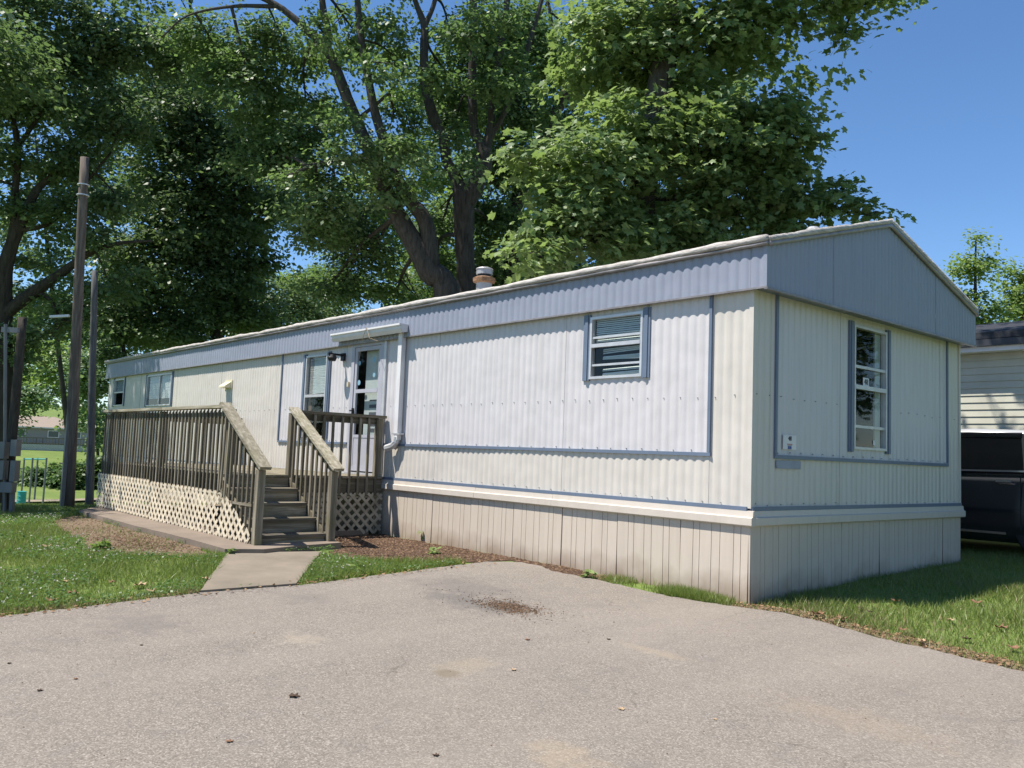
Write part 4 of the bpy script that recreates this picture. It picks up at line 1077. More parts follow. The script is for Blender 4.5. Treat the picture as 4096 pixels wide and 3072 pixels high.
# big maple behind the near end of the home
NL += tree('maple_tree', 'large bright-leaved maple behind the near end of the home', 18.5,
    [[(1380, 560, 62), (1391, 386, 58), (1415, 250, 56), (1440, 110, 54), (1462, 30, 50), (1475, -80, 44), (1500, -260, 30)],
     [(1440, 110, 30), (1560, 20, 20), (1720, -20, 14), (1880, 10, 7)], [(1400, 330, 24), (1300, 360, 16, -.8), (1200, 420, 8, -1.6)], [(1395, 380, 26), (1540, 330, 18), (1700, 330, 9)],
     [(1390, 420, 20), (1560, 440, 14), (1760, 430, 7)], [(1388, 470, 18), (1260, 530, 10, -1.5), (1150, 560, 6, -2)], [(1462, 30, 26), (1330, -60, 16), (1200, -120, 9)]],
    [(1480, 110, 210, 150, .8), (1610, 70, 105, 85, 0), (1755, -8, 100, 42, 0), (1915, -10, 75, 32, 0, .9), (1838, 78, 34, 36, 0, .9), (1330, 90, 120, 130, .8, .8),
     (1560, 300, 180, 130, .4), (1700, 230, 70, 50, 0), (1690, 330, 70, 45, 0), (1270, 360, 130, 110, -.8), (1160, 330, 70, 55, -1.2, .8), (1190, 450, 95, 70, -1.6), (1150, 545, 70, 48, -2.2), (1270, 500, 110, 75, -1.5),
     (1420, 470, 150, 110, -.3), (1590, 440, 150, 90, 0), (1720, 400, 90, 60, 0), (1800, 430, 70, 45, -.2), (1860, 458, 42, 22, -.2), (1700, 490, 120, 30, 0), (1450, 560, 170, 45, 0), (1400, 280, 110, 90, -.8),
     (1500, -160, 330, 150, 0, .3), (1800, -190, 240, 100, -1, .6), (1500, -420, 300, 150, 0, .15), (1790, -230, 240, 110, -5, .4)],
    LMAP, leaf=.165, dens=1.3, per=24, cs=.5, tmpl=LEAFM, seed=3)
# twin trunks in the middle
NL += tree('leaning_tree', 'tall tree with leaning dark trunk left of the roof flue', 22.5,
    [[(968, 660, 57), (927, 587, 53), (902, 537, 48), (859, 465, 38), (830, 405, 35), (805, 340, 33), (780, 286, 29), (751, 215, 25), (726, 150, 23), (705, 104, 22), (666, 68, 17), (626, 32, 15), (580, 2, 12), (480, -40, 8)],
     [(930, 575, 40), (924, 501, 36), (909, 462, 33), (875, 420, 28), (850, 360, 24), (815, 260, 20), (795, 170, 17), (780, 85, 15), (770, -30, 12)],
     [(708, 110, 15), (709, 72, 16), (698, 18, 15), (690, -60, 11)], [(600, 14, 10), (500, 14, 7), (405, 34, 4), (350, 80, 4)], [(805, 345, 10), (700, 350, 8, -.5), (620, 380, 5, -1)], [(770, 260, 9), (840, 200, 6), (880, 140, 4)]],
    [(620, 100, 100, 70, 1.5), (540, 190, 100, 80, 1), (640, 300, 90, 80, .8), (560, 330, 80, 60, 1.5), (700, 400, 90, 70, 0), (690, 490, 75, 50, 1), (770, 470, 60, 60, 2), (800, 560, 70, 70, 3), (850, 250, 50, 60, 2, .6), (760, 60, 50, 60, 2.5, .8), (850, 120, 45, 45, 1.5, .6),
     (880, 325, 55, 42, -1.5), (735, 240, 45, 40, -1.2, .6), (800, 130, 45, 45, -1, .6), (690, 60, 50, 40, -1, .6), (830, 300, 40, 35, -1.2, .6), (830, 40, 45, 40, 0, .7), (860, 400, 55, 45, -.6, .7), (660, 215, 50, 40, 2, .5), (460, 90, 90, 60, 1.5), (760, 330, 45, 45, -1.2, .8), (720, 610, 70, 45, 3), (860, 620, 60, 40, 4),
     (640, -120, 200, 120, 0, .2), (800, -120, 150, 100, 2, .2)],
    LMID, leaf=.14, dens=2.0, per=30, cs=.5, seed=5, bark=BARK)
NL += tree('forked_tree', 'tall tree whose trunk forks above the roof flue', 23.5,
    [[(1007, 660, 48), (1006, 587, 39), (1003, 520, 43), (1002, 466, 46), (999, 425, 45), (985, 385, 26), (966, 350, 23), (956, 297, 23), (934, 247, 25), (918, 179, 22), (916, 107, 18), (916, 55, 16), (898, 5, 11), (880, -60, 8)],
     [(1003, 440, 44), (1030, 395, 38), (1047, 340, 38), (1040, 310, 24), (1024, 280, 20), (1020, 179, 19), (1022, 0, 17), (1020, -120, 11)],
     [(1047, 335, 24), (1060, 270, 16), (1066, 190, 15), (1085, 72, 15), (1098, -20, 13), (1110, -150, 8)], [(1055, 305, 12), (1095, 233, 11), (1128, 143, 11), (1149, 72, 10), (1170, 0, 9), (1185, -80, 6)], [(916, 60, 11), (938, 7, 10), (950, -60, 7)]],
    [(960, 150, 55, 60, 2.5, .6), (1045, 120, 70, 70, 2.5), (1100, 60, 70, 60, 2.5), (985, 260, 45, 60, 2.5, .8), (1120, 230, 70, 70, 2), (1090, 330, 60, 60, 2.5), (960, 470, 35, 60, 3, .8), (1060, 500, 60, 80, 3), (970, 60, 45, 50, 2, .6), (1160, 130, 60, 60, 2.5), (1060, 20, 60, 50, -1, .6),
     (1000, -150, 200, 110, 0, .2), (1000, 360, 30, 30, -1.3, .5), (1060, 200, 45, 45, -1.2, .6), (930, 170, 40, 45, -1.2, .5), (1020, 70, 45, 40, -1.2, .6), (985, 300, 30, 30, -1, .5), (1110, 150, 45, 45, -1, .6), (1090, 420, 55, 60, 3), (940, 560, 50, 50, 4, .8), (1050, 600, 60, 50, 4)],
    LMID, leaf=.14, dens=2.3, per=30, cs=.5, seed=6)
NL += tree('slanting_tree', 'dark tree slanting right between forked trunk and maple', 27,
    [[(1108, 640, 40), (1107, 560, 38), (1113, 450, 34), (1150, 350, 28), (1190, 260, 25), (1231, 186, 24), (1262, 107, 22), (1290, 40, 20), (1305, -60, 15)], [(1231, 186, 12), (1200, 90, 9), (1180, -20, 6)]],
    [(1230, 70, 70, 60, 1.5), (1180, 200, 60, 60, 1.5), (1310, 150, 60, 70, 1), (1150, 60, 50, 60, 2, .6), (1280, -60, 120, 80, 0, .4), (1130, 480, 50, 60, 2), (1250, 250, 70, 60, 2), (1180, 340, 60, 60, 3), (1170, 600, 70, 50, 3)],
    LMID, leaf=.14, dens=1.5, per=30, cs=.55, seed=7, bark=BARKD)
# left group
NL += tree('shade_tree', 'dense dark tree behind the far end of the home', 30,
    [[(470, 780, 30), (462, 640, 27), (456, 540, 24), (448, 440, 20), (430, 320, 14), (420, 180, 8)], [(456, 560, 14), (380, 500, 10), (300, 470, 6)], [(450, 470, 12), (540, 400, 8), (600, 360, 5)], [(460, 620, 10), (380, 600, 8), (310, 610, 5)]],
    [(420, 270, 120, 90, 0), (330, 370, 100, 80, 0), (480, 380, 110, 90, 0), (400, 480, 120, 80, -1), (530, 460, 90, 70, 0), (330, 560, 100, 70, -1), (470, 580, 90, 70, 0), (420, 670, 110, 60, 0), (300, 660, 80, 60, 0), (540, 560, 60, 50, 0), (540, 660, 90, 55, 1), (350, 180, 90, 70, 1), (560, 290, 70, 60, 0), (440, 120, 90, 60, 1), (400, -60, 200, 100, 0, .25), (260, 560, 60, 60, 0), (620, 420, 45, 45, 1, .7)],
    LOAK, leaf=.17, dens=2.2, per=30, cs=.6, seed=8, bark=BARKD)
NL += tree('spreading_oak', 'spreading dark oak with low limb at the left edge', 25,
    [[(2, 900, 46), (4, 760, 42), (6, 660, 40), (8, 590, 36), (22, 540, 28), (50, 470, 22), (80, 410, 17), (111, 380, 12), (160, 320, 7)],
     [(8, 680, 30), (40, 655, 27), (70, 633, 26), (128, 593, 20), (165, 566, 16), (205, 541, 12), (260, 525, 8), (330, 520, 5)],
     [(10, 585, 22), (30, 480, 16), (34, 400, 15), (38, 320, 14), (20, 200, 10), (10, 60, 7)], [(36, 322, 10), (90, 240, 8), (150, 120, 6)], [(80, 630, 10), (110, 650, 8), (135, 690, 6), (190, 690, 4)], [(30, 500, 10), (110, 480, 9), (180, 400, 7), (240, 330, 5)]],
    [(80, 60, 130, 90, 0), (230, 50, 110, 80, 0), (50, 210, 90, 80, 0), (180, 180, 80, 60, 0, .8), (330, 110, 80, 60, 0, .9), (110, 330, 80, 60, 0, .8), (230, 290, 70, 60, 0, .8), (30, 430, 60, 50, 0, .8), (150, 460, 60, 45, 0, .7), (250, 420, 60, 50, 0, .8), (60, 580, 45, 35, 1, .6), (190, 510, 60, 40, 0, .7), (230, 600, 60, 45, 0, .8), (150, 650, 60, 40, 0, .8),
     (110, 720, 60, 35, 0, .9), (270, 230, 60, 50, 0, .6), (20, 330, 50, 40, 0, .8), (30, 760, 40, 30, 0, .6), (60, -130, 260, 110, 0, .2), (-180, 100, 180, 160, 0, .35), (-150, 400, 130, 120, 0, .5), (-90, 110, 170, 120, -4, 1.), (-230, 60, 150, 120, -4, .8)],
    LOAK, leaf=.155, dens=2.2, per=30, cs=.55, seed=9, bark=BARKD)
# tree just outside the left edge whose shade falls over the lawn
NL += tree('lawn_tree', 'tree left of the picture shading the lawn beside the meter post', 15.2,
    [[(-380, 1050, 44), (-375, 700, 40), (-360, 400, 34), (-340, 200, 24), (-330, 0, 14)], [(-365, 450, 22), (-280, 330, 14), (-190, 250, 8)], [(-360, 380, 22), (-460, 250, 14), (-560, 180, 8)]],
    [(-330, 120, 200, 140, 0, 1.8), (-190, 230, 100, 70, 1.5, 1.6), (-500, 180, 150, 110, 0, 1.5), (-520, -80, 170, 110, -1.8, 1.8), (-340, -120, 180, 110, 0, .9)],
    LOAK, leaf=.16, dens=.8, per=26, cs=.6, seed=10, bark=BARKD)
NL += tree('road_tree', 'tree right of the picture mirrored in the end window', 11.6,
    [[(4350, 1100, 60), (4340, 700, 54), (4330, 300, 44), (4320, -100, 26), (4320, -400, 14)], [(4330, 350, 26), (4100, 150, 16), (3950, 50, 9)], [(4330, 300, 26), (4550, 100, 16), (4700, 0, 9)]],
    [(4330, -100, 420, 300, 0, .7), (4050, 150, 240, 200, 0, .7), (4600, 150, 240, 200, 0, .7), (4300, 350, 300, 160, 1, .8), (4330, 700, 420, 200, 0, 1.2), (3950, 760, 240, 200, -1, 1.2), (3420, 640, 330, 230, -.6, 1.5), (3350, 330, 260, 190, -.4, 1.3), (3700, 500, 260, 220, 1, 1.2)],
    LOAK, leaf=.2, dens=.5, per=26, cs=.7, seed=12, bark=BARKD)
# lower trees behind
low = [('low_tree', 'dark rounded tree above the far end of the roof', 38, [(590, 640, 75, 55, 0), (640, 690, 80, 45, 0), (530, 690, 60, 50, 0), (560, 600, 40, 30, 0)], (590, 740), LOAK, .17, 21),
       ('low_tree', 'dark leafy tree left of the leaning trunk', 40, [(700, 640, 60, 45, 0), (740, 690, 60, 40, 0), (680, 690, 60, 40, 0)], (700, 740), LOAK, .17, 22),
       ('pale_tree', 'pale yellow-green tree far behind the roof', 66, [(650, 588, 48, 26, 0), (610, 600, 34, 20, 0), (680, 620, 50, 30, 0)], (650, 720), LYEL, .26, 23),
       ('slim_tree', 'thin feathery tree beside the sky gap', 46, [(720, 530, 26, 40, 0, .5), (705, 590, 40, 40, 0, .6), (735, 590, 30, 40, 0, .6)], (722, 720), LMID, .15, 24),
       ('back_tree', 'sunlit tree between the two middle trunks', 44, [(940, 600, 60, 60, 0), (890, 640, 60, 40, 0), (1000, 560, 70, 70, 0), (1080, 560, 60, 60, 0), (1000, 450, 60, 50, 1)], (950, 700), LYEL, .19, 25),
       ('back_tree', 'green tree seen through gaps above the flue', 48, [(880, 180, 60, 80, 0), (1000, 200, 80, 90, 0), (820, 420, 70, 90, 0), (930, 350, 70, 90, 0), (1080, 150, 70, 80, 0)], (930, 650), LYEL, .2, 26),
       ('shadow_tree', 'dark tree right behind the far corner of the home', 29, [(290, 700, 70, 60, 0), (240, 760, 40, 60, 0), (360, 710, 70, 40, 0), (255, 660, 50, 50, 0)], (280, 860), LOAK, .15, 27),
       ('hill_tree', 'bright bushy tree right of the far house', 104, [(150, 800, 45, 60, 0), (170, 870, 40, 55, 0), (120, 760, 40, 45, 0)], (155, 930), LYEL, .5, 28),
       ('hill_tree', 'sunlit tree above the far house roof', 140, [(80, 790, 70, 50, 0), (40, 760, 60, 60, 0), (110, 830, 40, 40, 0)], (75, 900), LYEL, .6, 29),
       ('hill_tree', 'dark tree overhanging the far house', 92, [(35, 850, 40, 36, 0), (20, 900, 26, 40, 0), (70, 850, 36, 20, 0)], (18, 985), LMID, .42, 30),
       ('hill_tree', 'leafy tree between the pole and the deck on the hill', 88, [(205, 850, 35, 70, 0), (225, 930, 30, 60, 0), (200, 780, 45, 55, 0)], (212, 1000), LMID, .42, 31),
       ('hill_tree', 'tall hazy tree at the back of the hill', 165, [(150, 690, 90, 70, 0), (60, 680, 90, 60, 0), (240, 700, 80, 70, 0), (330, 720, 80, 50, 0)], (150, 880), LMID, .8, 32),
       ('small_tree', 'narrow sunlit tree right of the gable', 30, [(2108, 520, 16, 26, 0, .8), (2090, 570, 30, 34, 0), (2120, 580, 28, 40, 0), (2100, 640, 52, 44, 0), (2110, 700, 60, 36, 0), (2075, 690, 40, 30, 0)], (2105, 790), LYEL, .15, 33),
       ('small_tree', 'sunlit tree cut by the right edge of the picture', 32, [(2200, 600, 26, 50, 0), (2195, 665, 38, 40, 0), (2240, 640, 50, 70, 0), (2185, 700, 30, 26, 0)], (2215, 800), LYEL, .15, 34),
       ('back_tree', 'far tree low behind the maple', 50, [(1250, 600, 90, 50, 0), (1400, 560, 100, 50, 0), (1150, 620, 60, 40, 0), (1560, 520, 90, 40, 0)], (1300, 720), LOAK, .22, 35)]
for nm, lab, dp, bl, tb, lm, ls, sd in low:
    bx_ = [b for b in bl]
    top = min(bx_, key=lambda b: b[1])
    NL += tree(nm, lab, dp, [[(tb[0], tb[1], 240 / dp + 4), ((tb[0] * 2 + top[0]) / 3, (tb[1] * 2 + top[1]) / 3, 200 / dp + 3), (top[0], top[1], 60 / dp + 1)]],
               bl, lm, leaf=ls, dens=1.9, per=30, cs=max(.6, dp * .017), seed=sd, bark=BARKD, group=None, twigs=3)
for nm, lab, dp, bl, tb, lm, ls, sd in (
       ('far_tree', 'tall dark tree far behind the left poles', 46, [(120, 300, 130, 110, 0), (250, 420, 120, 100, 0), (90, 480, 110, 90, 0), (200, 180, 130, 100, 0), (60, 140, 110, 90, 0), (180, 560, 110, 70, 0), (60, 640, 80, 60, 0)], (150, 980), LOAK, .26, 81),
       ('far_tree', 'tall dark tree far behind the roof centre left', 50, [(400, 250, 130, 110, 0), (520, 330, 120, 90, 0), (640, 250, 100, 100, 0), (460, 520, 110, 90, 0), (330, 600, 110, 80, 0), (600, 430, 80, 60, 0), (480, 650, 100, 60, 0)], (470, 800), LOAK, .28, 82),
       ('far_tree', 'tall leafy tree far behind the forked trunk', 52, [(760, 430, 90, 80, 0), (880, 500, 90, 80, 0), (1060, 300, 90, 100, 0), (1180, 420, 110, 110, 0), (1140, 560, 90, 70, 0), (790, 620, 90, 50, 0)], (960, 720), LMID, .28, 83),
       ('far_tree', 'tall leafy tree far behind the maple crown', 48, [(1300, 200, 130, 120, 0), (1480, 250, 130, 120, 0), (1350, 420, 130, 100, 0), (1520, 430, 120, 80, 0), (1240, 560, 110, 60, 0)], (1400, 720), LMID, .28, 84),
       ('front_tree', 'tree left of the picture mirrored in the front windows', 20, [(-1260, 300, 300, 240, 0), (-1500, 500, 220, 200, 2), (-1050, 520, 200, 180, 0), (-1260, 650, 300, 140, 0), (-1300, 0, 250, 160, 0)], (-1260, 1050), LOAK, .26, 85)):
    top = min(bl, key=lambda b: b[1])
    NL += tree(nm, lab, dp, [[(tb[0], tb[1], 300 / dp + 6), ((tb[0] * 2 + top[0]) / 3, (tb[1] * 2 + top[1]) / 3, 240 / dp + 4), (top[0], top[1], 80 / dp + 1)]],
               bl, lm, leaf=ls, dens=1.0, per=30, cs=.95, seed=sd, bark=BARKD, twigs=2)
# hedge bushes on the slope
for i, (px, py, rx, ry, dp) in enumerate(((75, 1015, 30, 24, 78), (115, 1012, 34, 26, 80), (150, 1005, 34, 30, 78), (185, 1005, 34, 36, 79), (214, 1010, 26, 40, 80))):
    rng = np.random.default_rng(60 + i); c = at(px, py, dp); gzb = g1(c[0], c[1])
    rx_, rz_ = rx * PXM * dp, ry * PXM * dp; n = 90
    v = unit(rng.normal(size=(n, 3))) * rng.uniform(.4, 1, (n, 1)) ** .5; v[:, 2] = np.abs(v[:, 2])
    p = np.array([c[0], c[1], gzb]) + v * np.array([rx_, rx_, rz_ * 1.9])
    o = thing('hedge_bush', ['leftmost slope bush beside the climbing frame', 'slope bush right behind the climbing frame', 'slope bush with a dead branch left of the pole', 'slope bush between the two poles', 'slope bush next to the deck corner'][i], 'bush', (c[0], c[1], gzb), 'bushes along the slope')
    mb = MB()
    for k in range(5): e = p[rng.integers(n)]; mb.tube([(c[0], c[1], gzb - .1), (c + e) / 2, e], [.06, .04, .015], 5)
    if i == 2: mb.tube([at(128, 1000, dp - 3), at(140, 1003, dp - 3), at(152, 1012, dp - 3)], [.06, .07, .08], 6)
    mb.build('stems', BARK, o)
    V, F, tone = sprays(p, unit(v), 30, .75, .32, rng, LEAF4); np_obj('foliage', V, F, LBUSH, o, tone=tone)

# ------------------------------------------------------------------ grass, clover, litter
FOOT = [(-HL, -.02), (.03, -.02), (.03, HW), (-HL, HW)]
def blades(name, x0, x1, y0, y1, n, h, w, seed, thin=None, kind='stuff', dirt_keep=.1, mat=None):
    rng = np.random.default_rng(seed)
    x = rng.uniform(x0, x1, n); y = rng.uniform(y0, y1, n)
    bad = inside(x, y, DRV) | inside(x, y, FOOT) | inside(x, y, WALK) | inside(x, y, SLAB)
    soil_ = inside(x, y, mulch_poly) | inside(x, y, dirt_poly)
    keep = ~bad & (~soil_ | (rng.uniform(size=n) < dirt_keep))
    vg = inside(x, y, VERGE); keep &= ~vg | (rng.uniform(size=n) < .35)
    # patchiness
    pat = np.sin(x * 2.1 + 1.3 * np.sin(y * 1.7)) * np.sin(y * 2.7 + np.sin(x * 1.3)); keep &= rng.uniform(size=n) < .78 + .22 * pat
    if thin is not None: keep &= thin(x, y, rng)
    x, y, pat = x[keep], y[keep], pat[keep]; m = len(x)
    a = rng.uniform(0, 2 * math.pi, m); hh = h * rng.uniform(.45, 1.25, m) * (1 + .25 * pat); ww = w * rng.uniform(.7, 1.3, m)
    b = np.stack([x, y, gz(x, y) - .004], -1); d = np.stack([np.cos(a), np.sin(a), 0 * a], -1)
    lean = rng.normal(size=(m, 2)) * .45
    tip = b + np.stack([lean[:, 0] * hh, lean[:, 1] * hh, hh], -1)
    V = np.stack([b - d * ww[:, None] / 2, b + d * ww[:, None] / 2, tip], 1).reshape(-1, 3); F = np.arange(3 * m).reshape(m, 3)
    tone = np.clip(rng.uniform(0, 1, m) * .75 + .18 * (1 - pat) / 2 + (rng.uniform(size=m) < .08) * .3, 0, 1)
    np_obj(name, V, F, mat or LGRASS, tone=tone, kind=kind); return m
dep = lambda x, y: (x - CAM[0]) * FW[0] + (y - CAM[1]) * FW[1]
NG = blades('lawn_grass', -13, -2.7, -8.2, -2.4, 300000, .062, .0075, 41, lambda x, y, r: r.uniform(size=len(x)) < np.clip(1.35 - dep(x, y) / 16, .2, 1))
NG += blades('far_lawn_grass', -24, -11, -8.5, .2, 90000, .075, .016, 42)
NG += blades('side_lawn_grass', -.6, 7.5, -1.0, 6.2, 230000, .066, .0075, 43, lambda x, y, r: r.uniform(size=len(x)) < np.clip(1.4 - dep(x, y) / 14, .25, 1))
NG += blades('edge_grass', -4.4, -2.8, -3.1, -.9, 26000, .075, .008, 44, lambda x, y, r: inside(x, y, [(-4.4, -1.95), (-3.9, -1.75), (-3.3, -1.2), (-3.0, -.75), (-2.9, -3.1)]) , dirt_keep=.5)
NG += blades('foot_grass', -1.75, 0.0, -.42, -.015, 16000, .075, .007, 45, lambda x, y, r: r.uniform(size=len(x)) < np.clip(.15 + .9 * np.sin(x * 5.3 + 1) * np.sin(x * 2.1) + .25, .05, 1), dirt_keep=.9)
LDRY = leaf_mat('dry_grass', (.16, .12, .06), (.36, .29, .16), (.25, .2, .1), .2)
def edge_near(x, y, r, w):
    d = np.full(x.shape, 9.)
    for (ax, ay), (bx_, by_) in zip(DRIVE[:-1], DRIVE[1:]):
        ux, uy = bx_ - ax, by_ - ay; q = np.clip(((x - ax) * ux + (y - ay) * uy) / (ux * ux + uy * uy), 0, 1); d = np.minimum(d, np.hypot(x - ax - q * ux, y - ay - q * uy))
    return r.uniform(size=len(x)) < np.exp(-(d / w) ** 2)
NG += blades('dry_edge_grass', -3.8, -2.7, -8, -3.8, 26000, .05, .007, 46, lambda x, y, r: edge_near(x, y, r, .22), mat=LDRY)
NG += blades('dry_verge_grass', -.4, 7.0, -1.0, 1.6, 60000, .05, .007, 47, lambda x, y, r: edge_near(x, y, r, .45), mat=LDRY)
NG += blades('dry_side_grass', -.5, 7.2, -.9, 6.0, 42000, .06, .0075, 48, lambda x, y, r: r.uniform(size=len(x)) < .35 + .5 * (np.sin(x * 1.9) * np.sin(y * 2.3 + 1) > 0), mat=LDRY)
NG += blades('dry_front_grass', -12, -2.8, -8, -2.4, 46000, .055, .0075, 49, lambda x, y, r: r.uniform(size=len(x)) < .2 + .5 * (np.sin(x * 1.3 + 1) * np.sin(y * 1.9) > .2), mat=LDRY)
# broad weed leaves and clover
def scatter_leaves(name, x, y, z, size, mat, seed, flat=.35, tmpl=LEAF4, lift=.01, kind='stuff'):
    rng = np.random.default_rng(seed); m = len(x)
    C = np.stack([x, y, z + lift], -1); N = unit(np.array([0, 0, 1.]) + rng.normal(size=(m, 3)) * flat)
    A = rng.normal(size=(m, 3)); A = unit(A - N * (A * N).sum(-1, keepdims=True))
    V, F = leaves(C, N, A, size * rng.uniform(.5, 1.3, m), tmpl)
    np_obj(name, V, F, mat, tone=rng.uniform(0, 1, m), kind=kind)
def region(n, x0, x1, y0, y1, seed, ok):
    rng = np.random.default_rng(seed); x = rng.uniform(x0, x1, n); y = rng.uniform(y0, y1, n)
    k = ok(x, y, rng); return x[k], y[k]
hard = lambda x, y: inside(x, y, DRV) | inside(x, y, FOOT) | inside(x, y, WALK) | inside(x, y, SLAB)
patch = lambda x, y: np.sin(x * 1.7 + 2) * np.sin(y * 2.3 + 1) + .5 * np.sin(x * 4.1) * np.sin(y * 3.7)
x, y = region(60000, -12, -2.8, -8, -1.0, 51, lambda x, y, r: ~hard(x, y) & ~inside(x, y, dirt_poly) & ~inside(x, y, mulch_poly) & (patch(x, y) > -.2))
scatter_leaves('clover_leaves', x, y, gz(x, y) + .03, .03, LBUSH, 52, .4, lift=.02)
x, y = region(2600, -10, -2.8, -7, -1.0, 53, lambda x, y, r: ~hard(x, y) & ~inside(x, y, dirt_poly) & ~inside(x, y, mulch_poly) & (patch(x, y) > .1))
mbv = []; mbf = []
tet = np.array([[1, 0, 0], [-.5, .87, 0], [-.5, -.87, 0], [0, 0, 1.], [0, 0, -.6]]); tf = np.array([[0, 1, 3], [1, 2, 3], [2, 0, 3], [1, 0, 4], [2, 1, 4], [0, 2, 4]])
def nubs(name, x, y, z, r, mat, seed, sq=1.0):
    rng = np.random.default_rng(seed); m = len(x); s_ = r * rng.uniform(.5, 1.4, m); a = rng.uniform(0, 6.28, m)
    T = np.repeat(tet[None], m, 0); X = T[..., 0] * np.cos(a)[:, None] - T[..., 1] * np.sin(a)[:, None]; Y = T[..., 0] * np.sin(a)[:, None] + T[..., 1] * np.cos(a)[:, None]
    V = np.stack([x[:, None] + X * s_[:, None], y[:, None] + Y * s_[:, None] * rng.uniform(.5, 1, m)[:, None], z[:, None] + T[..., 2] * s_[:, None] * sq], -1).reshape(-1, 3)
    F = (np.arange(m)[:, None, None] * 5 + tf[None]).reshape(-1, 3)
    np_obj(name, V, F, mat, tone=np.repeat(rng.uniform(0, 1, m), 6), kind='stuff')
nubs('clover_flowers', x, y, gz(x, y) + .065, .011, LFLOW, 54)
# mulch and dirt chips
x, y = region(9000, -6.1, -1.2, -1.9, 0, 55, lambda x, y, r: inside(x, y, mulch_poly) & ~inside(x, y, DRV))
nubs('mulch_chips', x, y, gz(x, y) + .008, .019, LCHIP, 56, .4)
x, y = region(12000, -10.4, -4.6, -4.1, -2.9, 57, lambda x, y, r: inside(x, y, dirt_poly) & (r.uniform(size=len(x)) < .08 + .5 * np.exp(-((x + 6.2) / 1.1) ** 2 - ((y + 3.3) / .35) ** 2)))
nubs('earth_crumbs', x, y, gz(x, y) + .008, .02, LCHIP, 58, .4)
x, y = region(9000, -.2, 6.5, -1.0, .3, 59, lambda x, y, r: inside(x, y, VERGE))
scatter_leaves('leaf_litter', x, y, gz(x, y) + .012, .035, LDEAD, 60, .35, LEAF4)
x, y = region(900, -3.1, -2.6, -6.5, -.6, 61, lambda x, y, r: np.abs(x + 2.9) < .12)
scatter_leaves('edge_litter', x, y, gz(x, y) + .015, .035, LDEAD, 62, .3, LEAF4)
rng = np.random.default_rng(63); a = rng.normal(size=(700, 2)) * np.array([.17, .09]) + np.array([-1.06, -1.93])
nubs('debris_crumbs', a[:, 0], a[:, 1], gz(a[:, 0], a[:, 1]) + .014, .009, LCHIP, 64, .6)
a = rng.normal(size=(260, 2)) * np.array([.45, .18]) + np.array([-1.15, -1.9])
nubs('scattered_crumbs', a[:, 0], a[:, 1], gz(a[:, 0], a[:, 1]) + .014, .007, LCHIP, 65, .6)
x, y = region(500, -2.8, 4, -6, -.5, 66, lambda x, y, r: inside(x, y, DRV))
nubs('drive_grit', x, y, gz(x, y) + .013, .005, LCHIP, 67, .6)

# single dead leaves one can pick out
def dead_leaf(px, py, size, label, group, lift, seed, curl=.25):
    size *= .68; rr = random.Random(seed); P = on_ground(px, py); n = 10
    mb = MB(); t2 = LEAFM.copy(); a = rr.uniform(0, 6.28); vs = []
    for q in t2:
        u, v = (q[0] - .5) * size, q[1] * size; zz = curl * size * ((q[1] * 1.7) ** 2 + (q[0] - .5) ** 2)
        vs.append((P[0] + u * math.cos(a) - v * math.sin(a), P[1] + u * math.sin(a) + v * math.cos(a), g1(P[0], P[1]) + lift + zz))
    c = (P[0], P[1], g1(P[0], P[1]) + lift + curl * size * .12)
    mb.add(vs + [c], [(i, (i + 1) % 10, 10) for i in range(10)])
    vs2 = [(x, y, z - .0015) for x, y, z in vs] + [(c[0], c[1], c[2] - .0015)]
    mb.add(vs2, [((i + 1) % 10, i, 10) for i in range(10)])
    o = mb.build('dead_leaf', DEADM[seed % 3], label=label, cat='leaf', group=group); return o
DEADM = [plain('brown_dead_leaf', (.22, .12, .07), .8, 0, .2, .3, 40), plain('dark_dead_leaf', (.07, .045, .03), .8, 0, .2, .3, 40), plain('tan_dead_leaf', (.40, .28, .17), .8, 0, .2, .25, 40)]
LD = 'small dead leaf lying on the open asphalt'
for i, (px, py, s_, sd) in enumerate(((637, 1510, .10, 1), (497, 1608, .055, 3), (87, 1497, .05, 4), (163, 1472, .04, 6), (1343, 1538, .06, 2), (1108, 1452, .055, 5), (1140, 1386, .06, 3), (1315, 1385, .05, 7), (940, 1638, .05, 10), (306, 1398, .035, 4), (20, 1438, .04, 1), (1545, 1560, .035, 2), (549, 1371, .03, 8))):
    dead_leaf(px, py, s_, ['largest dark curled leaf on the near asphalt', None][1] or (LD if i else 'largest dark curled leaf on the asphalt'), 'dead leaves on the drive', .0145, sd)
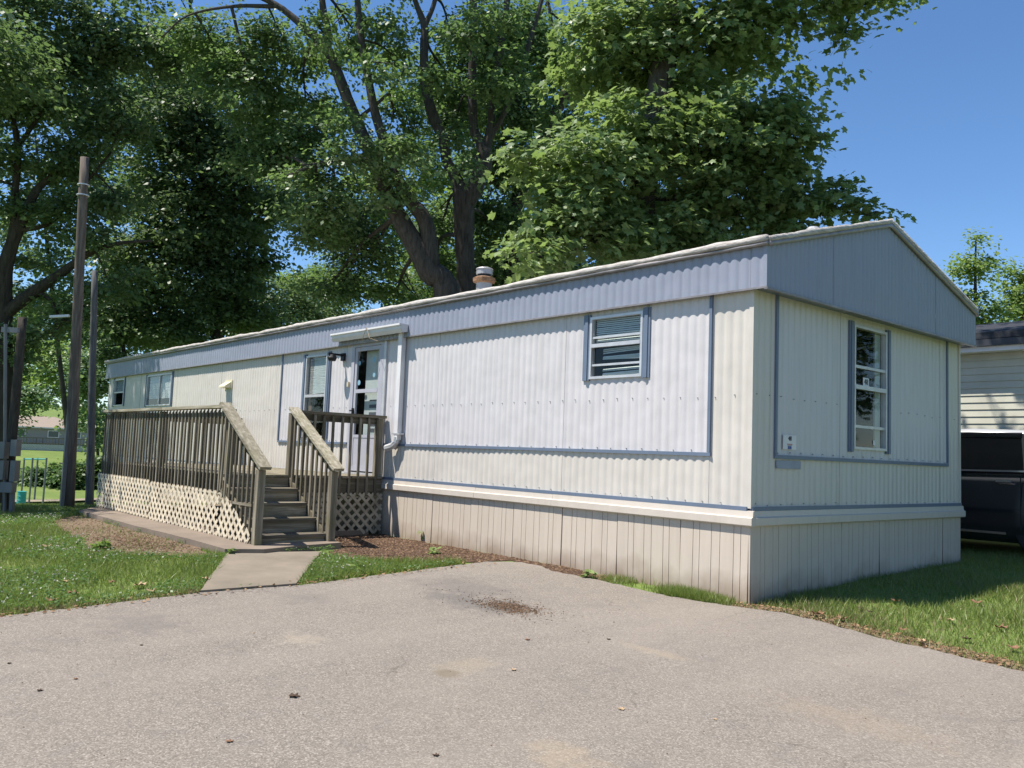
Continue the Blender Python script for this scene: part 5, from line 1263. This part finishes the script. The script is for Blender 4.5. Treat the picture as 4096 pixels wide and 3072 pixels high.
for i, (px, py, s_, sd) in enumerate(((1936, 1306, .13, 3), (1880, 1330, .1, 4), (2110, 1310, .15, 6), (2160, 1365, .16, 9), (2090, 1390, .12, 1), (1990, 1395, .11, 5), (1820, 1345, .14, 3), (1950, 1370, .1, 6), (2055, 1348, .09, 2), (2190, 1410, .13, 0), (1765, 1335, .16, 12), (1858, 1322, .08, 7))):
    dead_leaf(px, py, s_, 'brown dead leaf resting in the grass right of the drive', 'dead leaves in the side lawn', .03, sd, .4)
for i, (px, py, s_, sd) in enumerate(((100, 1187, .15, 2), (160, 1290, .14, 3), (300, 1272, .16, 5), (445, 1258, .12, 8), (240, 1265, .1, 6), (325, 1285, .12, 2), (110, 1306, .14, 0), (135, 1265, .12, 5))):
    dead_leaf(px, py, s_, 'pale dead leaf resting in the front lawn left of the walk', 'dead leaves in the front lawn', .028, sd, .4)
# weeds
def weed(px, py, n, h, ls, label, seed):
    rng = np.random.default_rng(seed); P = on_ground(px, py); P[2] = g1(P[0], P[1])
    o = thing('weed', label, 'weed', tuple(P), 'weeds round the home')
    mb = MB(); C = []
    for k in range(n):
        e = P + np.array([rng.normal() * h * .35, rng.normal() * h * .3, h * rng.uniform(.4, 1)]); mb.tube([P - np.array([0, 0, .02]), (P + e) / 2 + rng.normal(size=3) * .01, e], [.005, .004, .002], 4); C.append(e); C.append((P + e) / 2)
    mb.build('stem', LBUSH, o); C = np.array(C)
    V, F, tone = sprays(C, unit(C - P), 4, ls * .8, ls, rng, LEAF4); np_obj('leaves', V, F, LYEL, o, tone=tone)
for px, py, n, h, ls, lab, sd in ((921, 1170, 4, .20, .07, 'young weed with heart-shaped leaves against the skirting', 71), (943, 1172, 4, .24, .05, 'spindly weed against the skirting next to the mulch', 72), (938, 1198, 5, .10, .07, 'low green weed in the middle of the mulch', 73), (218, 1188, 6, .12, .10, 'broad-leaved weed in the bare earth', 74),
                                  (495, 1200, 6, .08, .08, 'weed at the corner of the concrete slab', 75), (1490, 1275, 4, .16, .05, 'weed at the skirting foot near the corner', 76), (770, 1235, 6, .1, .1, 'broad-leaved weed in the strip beside the walk', 77), (1265, 1250, 5, .1, .06, 'weed where asphalt meets the skirting', 78)):
    weed(px, py, n, h, ls, lab, sd)
